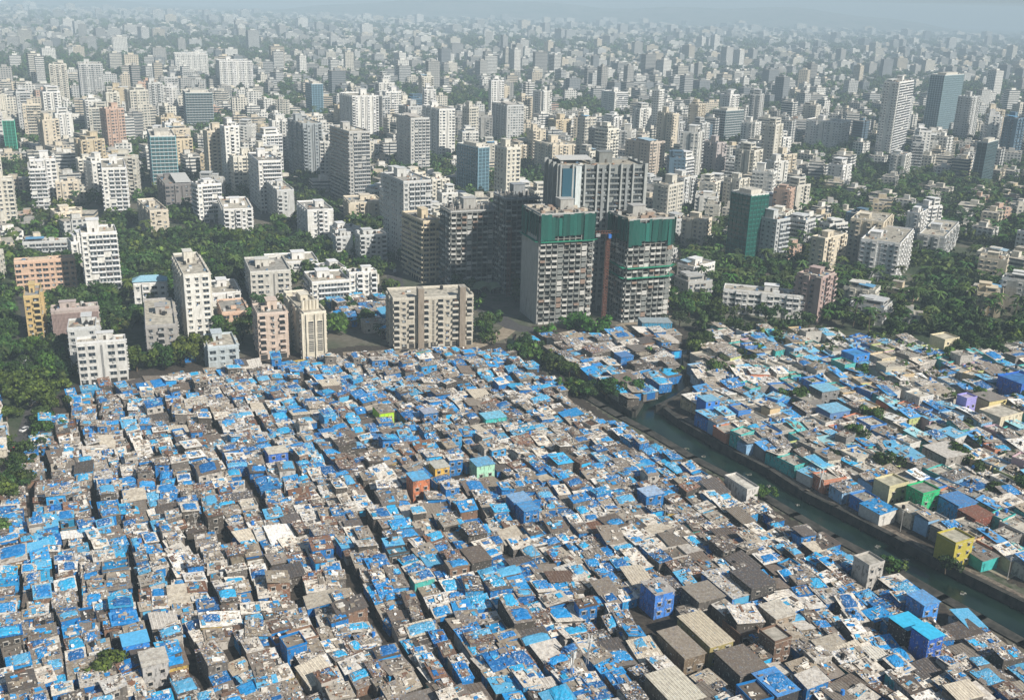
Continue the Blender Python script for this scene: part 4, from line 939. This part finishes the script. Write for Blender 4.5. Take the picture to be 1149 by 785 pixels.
hs(1072, 602, 8, 7, 8.5, (.5, .48, .4), (.42, .36, .06), 'olive yellow house', east=True, flat=True)
hs(1123, 462, 14, 10, 7.5, (.55, .52, .46), (.60, .52, .38), 'cream villa with arched windows', east=True, flat=True, yaw=30)
hs(1110, 445, 11, 9, 7, (.24, .22, .2), (.62, .52, .25), 'yellow house with grey roof', east=True)
hs(990, 400, 9, 8, 7, (.55, .5, .42), (.6, .5, .34), 'cream house beside the blue block', east=True, flat=True)
hs(795, 447, 7, 6, 8.5, (.18, .45, .65), (.04, .2, .6), 'blue house over canal mouth', east=True)
hs(925, 435, 10, 8, 6.5, (.2, .5, .68), (.2, .2, .2), 'sky-blue roofed house', east=True)
hs(935, 458, 11, 8, 6.5, (.2, .48, .68), (.1, .2, .4), 'broad sky-blue roof', east=True)
hs(1085, 445, 6, 5, 8, (.5, .45, .6), (.30, .28, .62), 'lavender house', east=True, flat=True)
hs(1075, 560, 9, 8, 6.5, (.05, .22, .5), (.03, .25, .6), 'azure house', east=True)
hs(1095, 575, 9, 7, 5.5, (.2, .08, .05), (.2, .06, .04), 'dark red house', east=True)
hs(1000, 540, 9, 7, 7, (.5, .48, .38), (.55, .5, .3), 'pale yellow house', east=True, flat=True)
hs(1060, 378, 10, 9, 9, (.6, .56, .46), (.62, .55, .38), 'cream two-storey house by the palms', east=True, flat=True)
hs(735, 360, 16, 8, 5, (.3, .38, .42), (.04, .25, .42), 'long blue site shed', yaw=10)
hs(700, 398, 7, 6, 5, (.06, .22, .5), BL, 'blue box among mid shacks')

def x0_(uc, vc, s, c): return (-s*uc+c*vc, c*uc+s*vc, 4)
def fill(pg, east, sa, sb, hmin, mass, zref=3.8):
    pg = np.array(pg, float); wp = poly(np.clip(pg, [-90, 300], [1230, 880]), zref); c, s = math.cos(PHI), math.sin(PHI)
    uu = wp @ np.array([-s, c]); vv = wp @ np.array([c, s]); v = vv.min()-8; k = 0
    while v < vv.max()+8:
        a = random.uniform(*sa); u = uu.min()-8; k += 1; seg = 0; vs = yj = 0
        while u < uu.max()+8:
            b = random.uniform(*sb)
            if seg <= 0: seg = random.randint(2, 5); vs = random.gauss(0, 1.1); yj = random.gauss(0, .07)
            seg -= 1; uc, vc = u+b/2, v+a/2+vs
            if k % 3 == 0 and random.random() < .01: pass
            # bend the lanes a little
            vb = vc+random.gauss(0, .35)+3.0*math.sin(uc*.017+vc*.02)+.7*math.sin(uc*.09+vc*.05); bend = math.atan(.051*math.cos(uc*.017+vc*.02)+.063*math.cos(uc*.09+vc*.05)); aw = a*random.uniform(.82, 1.28)
            big = (not east) and random.random() < (.22 if proj((x0_(uc, vc, s, c)))[1] > 590 and proj((x0_(uc, vc, s, c)))[0] > 560 else .07)
            if big: aw = min(a*1.5, 9.5); b *= 1.35
            x, y = -s*uc+c*vb, c*uc+s*vb
            u += b+(.12 if random.random() < .72 else random.uniform(.7, 1.8))
            ix, iy = proj((x, y, zref))
            if not (-40 < ix < 1190 and iy < 830) or not inside(np.array([x, y]), wp): continue
            if any(abs((x-q['x'])*c+(y-q['y'])*s) < (q['a']+a)*.5-.5 and abs((y-q['y'])*c-(x-q['x'])*s) < (q['b']+b)*.5-.5 for q in HS): continue
            if random.random() < (.08 if east else .02): continue
            q = random.random(); h = random.uniform(hmin, hmin+1.1) if q < .82 else random.uniform(hmin+1.2, hmin+2.6) if q < .96 else random.uniform(hmin+2.6, hmin+4.2)
            zone = .5+.5*math.sin(x*.05+2*math.sin(y*.03))
            r = random.random()
            if east:
                flat = random.random() < .42
                base, mt = (random.choice([(.5, .47, .42), (.4, .38, .34), (.55, .52, .46)]), 'plain') if flat else (random.choice([(.16, .42, .62), (.2, .5, .7), (.08, .3, .6), (.12, .48, .50), (.30, .55, .60), (.7, .7, .68)]), 'plain') if r < .30 else (random.choice(TINS), 'tin') if r < .68 else (random.choice(PALE), 'tin') if r < .93 else (random.choice(TARPS), 'tarp')
                wall = random.choices([(.5, .46, .38), (.55, .42, .25), (.04, .2, .55), (.05, .4, .38), (.42, .4, .37), (.22, .4, .6), (.5, .2, .12), (.58, .56, .52), (.2, .19, .18), (.45, .5, .2), (.5, .35, .4)], [5, 3, 4, 4, 3, 4, 1.4, 5, 4, 1, 1])[0]
                bluep = .15
            else:
                flat = random.random() < .03; bluep = .16+.26*zone
                base, mt = (random.choice(TARPS), 'tarp') if r < .22*zone+.06 else (random.choice(PALE), 'tin') if r < .46 else (random.choice(TINS), 'tin') if r < .80 else (random.choice(RUST), 'tin')
                if big and random.random() < .75: base, mt = random.choice([((.56, .50, .40), 'tin'), ((.10, .09, .085), 'tin'), ((.22, .19, .155), 'tin'), ((.16, .13, .105), 'tin'), ((.62, .58, .52), 'tin')])
                wall = random.choices([(.005, .15, .42), (.14, .125, .11), (.07, .06, .05), (.42, .39, .35), (.02, .26, .55), (.2, .12, .08), (.5, .36, .10), (.06, .36, .32)], [30, 22, 22, 12, 8, 6, 1.2, 1])[0]
            SH.append(dict(x=x, y=y, a=aw-.1, b=b, h=h, yaw=PHI+bend*-1+yj+random.gauss(0, .09 if east else .035), base=tuple(np.array(base)*random.uniform(.85, 1.15)), wall=wall, mtl=mt, seed=len(SH)+3000, flat=flat, east=east, clean=big and random.random() < .7, corr=big and random.random() < .5, bluep=bluep,
                           bigt=(random.random() < (.12 if east else .12+.28*zone)), tc=random.choice(TARPS), tank=random.random() < (.25 if east else .05), name='small_house' if east else 'shanty_house', cat='house' if east else 'shack', lab=None, mass=mass))
        v += a+(-.1 if k % 3 else random.uniform(.5, 1.2))
mS, mE = MB(), MB()
fill(SLUM, False, (3.6, 5.9), (3.3, 6.3), 2.1, mS)
fill(MID, False, (5, 8), (5, 8.5), 3.2, mS)
fill(EAST, True, (4.5, 8.6), (4.5, 9), 3.8, mE, 5)
fill([(372, 332), (430, 328), (442, 345), (434, 372), (398, 360), (372, 350)], False, (4.5, 7), (5, 8), 3.0, mS)
fill([(-40, 440), (6, 440), (18, 455), (10, 500), (-40, 560)], True, (5, 8), (5, 8), 3.4, mE)
def cname(c, roof=False):
    r, g_, b_ = c; l = (r+g_+b_)/3
    if b_ > r*1.8: return 'sky-blue' if g_ > .36 else 'blue'
    if g_ > r*1.5: return 'green'
    if r > b_*2.2 and r > .38: return 'amber'
    if r > b_*1.9: return 'rust-brown'
    if l > .46: return 'cream'
    return 'brown' if r > b_*1.25 else ('grey' if l > .22 else 'dark')
def size(s): return (s['a']*s['b'])/(s['x']**2+s['y']**2+CAM_H**2)
for group, lim in ((False, 298-sum(1 for q in HS if not q['east'])), (True, 290)):
    L = sorted([s for s in SH if s['east'] == group], key=size, reverse=True)
    for i, s in enumerate(L):
        if i < lim:
            o = shack(s, True); o['category'] = s['cat']; o['group'] = 'small houses east of the canal' if group else 'tightly packed shacks'
            ds = '%s-walled %s, %s %s roof' % (cname(s['wall']), s['cat'], cname(s['base']), 'concrete' if s['flat'] else {'tarp': 'tarpaulin', 'tin': 'sheet', 'plain': 'painted'}[s['mtl']])
            pend(o, ds, (s['x'], s['y'], s['h']), s['cat'])
        else: shack(s, False)
for s in HS:
    if s['east']: s['name'] = 'small_house'; s['cat'] = 'house'
    o = shack(s, True); o['category'] = s['cat']; o['label'] = '%s, with %s walls and %s roof' % (s['lab'], cname(s['wall']), cname(s['base'])); o['group'] = 'small houses east of the canal' if s['east'] else 'tightly packed shacks'
if mS.V: tag(mS.build('shanty_mass'), 'countless small shacks with patched blue, grey and white roofs packed towards the towers', 'shacks', kind='stuff')
if mE.V: tag(mE.build('house_mass'), 'further small colourful houses packed east of the canal', 'houses', kind='stuff')
print('COUNTS shacks', len([s for s in SH if not s['east']]), 'east', len([s for s in SH if s['east']]), 'bld', len(SPECS), 'far', len(FAR), 'trees', len(TREES))

# ------------------------------------------------------------------ small things
def crane(px, py, h, lab, jib=True):
    P = at(px, py); root = empty('construction_hoist_mast', P, R(20)); c = (.17, .075, .05)
    b = MB()
    for sx in (-.8, .8):
        for sy in (-.8, .8): b.box((sx, sy, h/2), (.22, .22, h), 'plain', c)
    for k in range(int(h/1.6)):
        z = k*1.6+.8
        for s_ in (-.8, .8): b.box((s_, 0, z), (.12, 1.6, .12), 'plain', c); b.box((0, s_, z), (1.6, .12, .12), 'plain', c); b.box((0, s_, z+.4), (2.1, .1, .1), 'plain', c, rmat(0, 0, .75))
    b.build('mast', root)
    if jib:
        b = MB()
        for dy, dz in ((-.6, 0), (.6, 0), (0, 1.1)): b.box((14, dy, h+dz), (44, .2, .2), 'plain', c)
        for k in range(28): b.box((-7+k*1.55, 0, h+.5), (.12, 1.2, 1.2), 'plain', c)
        b.build('jib', root); b = MB(); b.box((-6, 0, h-.8), (2.4, 1.4, 1.8), 'plain', (.3, .3, .3)); b.build('counterweight', root)
        b = MB(); b.box((0, -1.6, h-1.4), (1.5, 1.5, 2), 'plain', (.03, .15, .5)); b.build('cabin', root)
    tag(root, lab, 'crane')
crane(677, 358, 47, 'rust-red tower crane with blue cabin between both netted towers')
crane(570, 332, 40, 'rust-red hoist mast against the bluish unfinished tower', False)
def car(px, py, yaw, col, lab):
    P = at(px, py); root = empty('parked_car', P+np.array([0, 0, .02]), yaw)
    b = MB(); b.box((0, 0, .62), (4.1, 1.65, .62), 'plain', col); b.add([[-1.3, -.72, .93], [1.5, -.72, .93], [1.5, .72, .93], [-1.3, .72, .93], [-.9, -.6, 1.45], [.8, -.6, 1.45], [.8, .6, 1.45], [-.9, .6, 1.45]], [[4, 5, 6, 7]], IX['plain'], col); b.build('body', root)
    b = MB(); b.add([[-1.3, -.72, .93], [1.5, -.72, .93], [1.5, .72, .93], [-1.3, .72, .93], [-.9, -.6, 1.45], [.8, -.6, 1.45], [.8, .6, 1.45], [-.9, .6, 1.45]], [[0, 1, 5, 4], [1, 2, 6, 5], [2, 3, 7, 6], [3, 0, 4, 7]], IX['glass'], (.02, .025, .03)); b.build('window', root)
    for sx in (-1.25, 1.25):
        for sy in (-.72, .72): b = MB(); b.tube((sx, sy-.1, .31), (sx, sy+.1, .31), .31, .31, 'plain', (.02, .02, .02), 10); b.build('wheel', root)
    tag(root, None, 'car', 'cars on the roads'); pend(root, lab, P, 'car')
for q in [(26, 398, 1.7, 0), (30, 404, 1.8, 0), (33, 412, 1.7, 1), (24, 388, 1.6, 0), (28, 483, 1.2, 0), (18, 505, 1.2, 2), (37, 452, 1.4, 0), (432, 322, .1, 0), (441, 323, .1, 3), (455, 326, -.1, 0), (466, 328, 0, 2), (443, 305, 1.7, 0), (500, 337, -.1, 0), (740, 352, .5, 0), (752, 345, .9, 3), (410, 397, 0, 0), (455, 395, 0, 3), (490, 394, 0, 0), (1128, 634, .5, 0), (1140, 628, .4, 3)]:
    c_ = [(.7, .7, .7), (.35, .36, .38), (.5, .05, .04), (.05, .05, .06)][q[3]]; car(q[0], q[1], q[2], c_, ['white', 'grey', 'red', 'black'][q[3]]+' hatchback car on the road')
def mast(px, py, h, n, lab):
    P = at(px, py, 4); root = empty('antenna_mast', (P[0], P[1], 3.5)); g = random.Random(px)
    b = MB(); b.tube((0, 0, 0), (0, 0, h), .12, .09, 'plain', (.4, .4, .4), 6)
    for k in range(3): a = k*2.1; b.tube((math.cos(a)*1.6, math.sin(a)*1.6, 0), (0, 0, h*.6), .06, .06, 'plain', (.4, .4, .4), 4)
    b.build('pole', root)
    for k in range(n):
        a = k*6.28/n; b = MB(); b.box((math.cos(a)*.55, math.sin(a)*.55, h-1.1-(k % 2)*1.6), (.3, .2, 1.9), 'plain', (.7, .7, .68), rmat(a)); b.build('antenna_panel', root)
    tag(root, lab, 'mast')
mast(660, 742, 8.5, 6, 'pale telecom mast with panel antennas rising behind the dark shacks')
mast(642, 757, 7.5, 5, 'shorter pale telecom mast with panel antennas at the roof edge')
mast(920, 545, 7, 4, 'slim antenna pole standing on a house beside the canal path')
PB_ = MB(); PB_.tube((0, 0, 0), (0, 0, 8), .14, .10, 'plain', (.35, .34, .32), 6); PBM = PB_.mesh('pole')
PA_ = MB(); PA_.box((0, 0, 7.5), (1.6, .12, .12), 'plain', (.3, .29, .27)); PA_.box((0, 0, 6.9), (1.1, .12, .12), 'plain', (.3, .29, .27)); PAM = PA_.mesh('cross_arm')
for px, py in [(775, 466), (830, 496), (890, 532), (950, 565), (1010, 596), (1075, 625), (1130, 650), (120, 560), (220, 600), (320, 560), (410, 620), (505, 580), (600, 640), (700, 600), (160, 680), (280, 720), (460, 700), (560, 740), (900, 700), (380, 480), (250, 490), (520, 450), (650, 520), (745, 590)]:
    P = at(px, py); root = empty('utility_pole', P, R(28)); inst('pole', PBM, root, (0, 0, 0)); inst('cross_arm', PAM, root, (0, 0, 0)); tag(root, None, 'pole', 'utility poles'); pend(root, 'thin grey utility pole', P, 'pole')
# floating rubbish on the canal
for k, (px, py, L) in enumerate([(790, 512, 1.0), (840, 532, 1.6), (862, 545, .9), (770, 503, 1.3), (733, 488, 3.2), (750, 500, 1.2), (985, 613, 2.0), (1017, 627, 2.6), (895, 566, 1.0), (1080, 665, 1.4)]):
    P = at(px, py, -2.2); b = MB(); g = random.Random(k)
    for j in range(7): b.box((g.uniform(-L/2, L/2), g.uniform(-.5, .5), .08), (g.uniform(.4, 1.2), g.uniform(.3, .7), .16), 'plain', g.choice([(.25, .25, .22), (.12, .14, .09), (.4, .38, .34)]), rmat(g.uniform(0, 3)))
    o = b.build('floating_rubbish', None, (P[0], P[1], -2.24), .5); tag(o, 'litter', 'rubbish', 'rubbish drifting on the canal'); pend(o, 'pale drifting canal rubbish', P, 'raft')
# green sheds of the building site
for k, (px, py) in enumerate([(530, 330), (543, 327), (556, 328), (585, 330)]):
    P = at(px, py); b = MB(); W = 9; root = empty('site_shelter', P, R(15))
    V = []; n = 6
    for i in range(n+1): t = math.pi*i/n; V += [[-math.cos(t)*W/2, -6, 2.2+math.sin(t)*2.6], [-math.cos(t)*W/2, 6, 2.2+math.sin(t)*2.6]]
    b.add(V, [[2*i, 2*i+1, 2*i+3, 2*i+2] for i in range(n)], IX['net'], (.32, .38, .22) if k < 3 else (.01, .35, .18)); b.build('canopy', root)
    b = MB(); b.boxes([(sx*W/2, sy*5.8, 1.1) for sx in (-1, 1) for sy in (-1, 1)], (.2, .2, 2.2), 'plain', (.3, .3, .3)); b.build('support_post', root)
    tag(root, None, 'shelter', 'arched shelters on the building site'); pend(root, 'arched netted site shelter', P, 'shelter')
# hills at the far end of the plain
hb = MB(); n = 60; V = []; F = []
for r_, (yy, hh) in enumerate([(9300, 0), (10300, 1), (11500, .2)]):
    for i in range(n): xx = -9000+18000*i/(n-1); V.append([xx, yy, max(-1, hh*(95+70*math.sin(i*.21+1)+40*math.sin(i*.53)+14*math.sin(i*1.7)))])
for r_ in range(2):
    for i in range(n-1): F.append([r_*n+i, r_*n+i+1, (r_+1)*n+i+1, (r_+1)*n+i])
hb.add(V, F, IX['ground'], (1, 1, 1)); tag(hb.build('hills'), kind='structure')
# haze
hz = MB(); Xh = 13000
hz.box((0, 5500, 124), (2*Xh, 15500, 260), 'plain', (1, 1, 1), bottom=True)
o = hz.build('haze'); hm = bpy.data.materials.new('haze'); hm.use_nodes = True; hm.node_tree.nodes.clear()
pv = hm.node_tree.nodes.new('ShaderNodeVolumePrincipled'); ou = hm.node_tree.nodes.new('ShaderNodeOutputMaterial'); hm.node_tree.links.new(pv.outputs[0], ou.inputs['Volume'])
pv.inputs['Color'].default_value = (.66, .85, 1.0, 1); pv.inputs['Density'].default_value = HAZE_DENSITY; pv.inputs['Anisotropy'].default_value = -.1
o.data.materials.clear(); o.data.materials.append(hm); tag(o, 'pale blue urban haze lying over the whole city', 'haze', kind='stuff')
flush_labels()
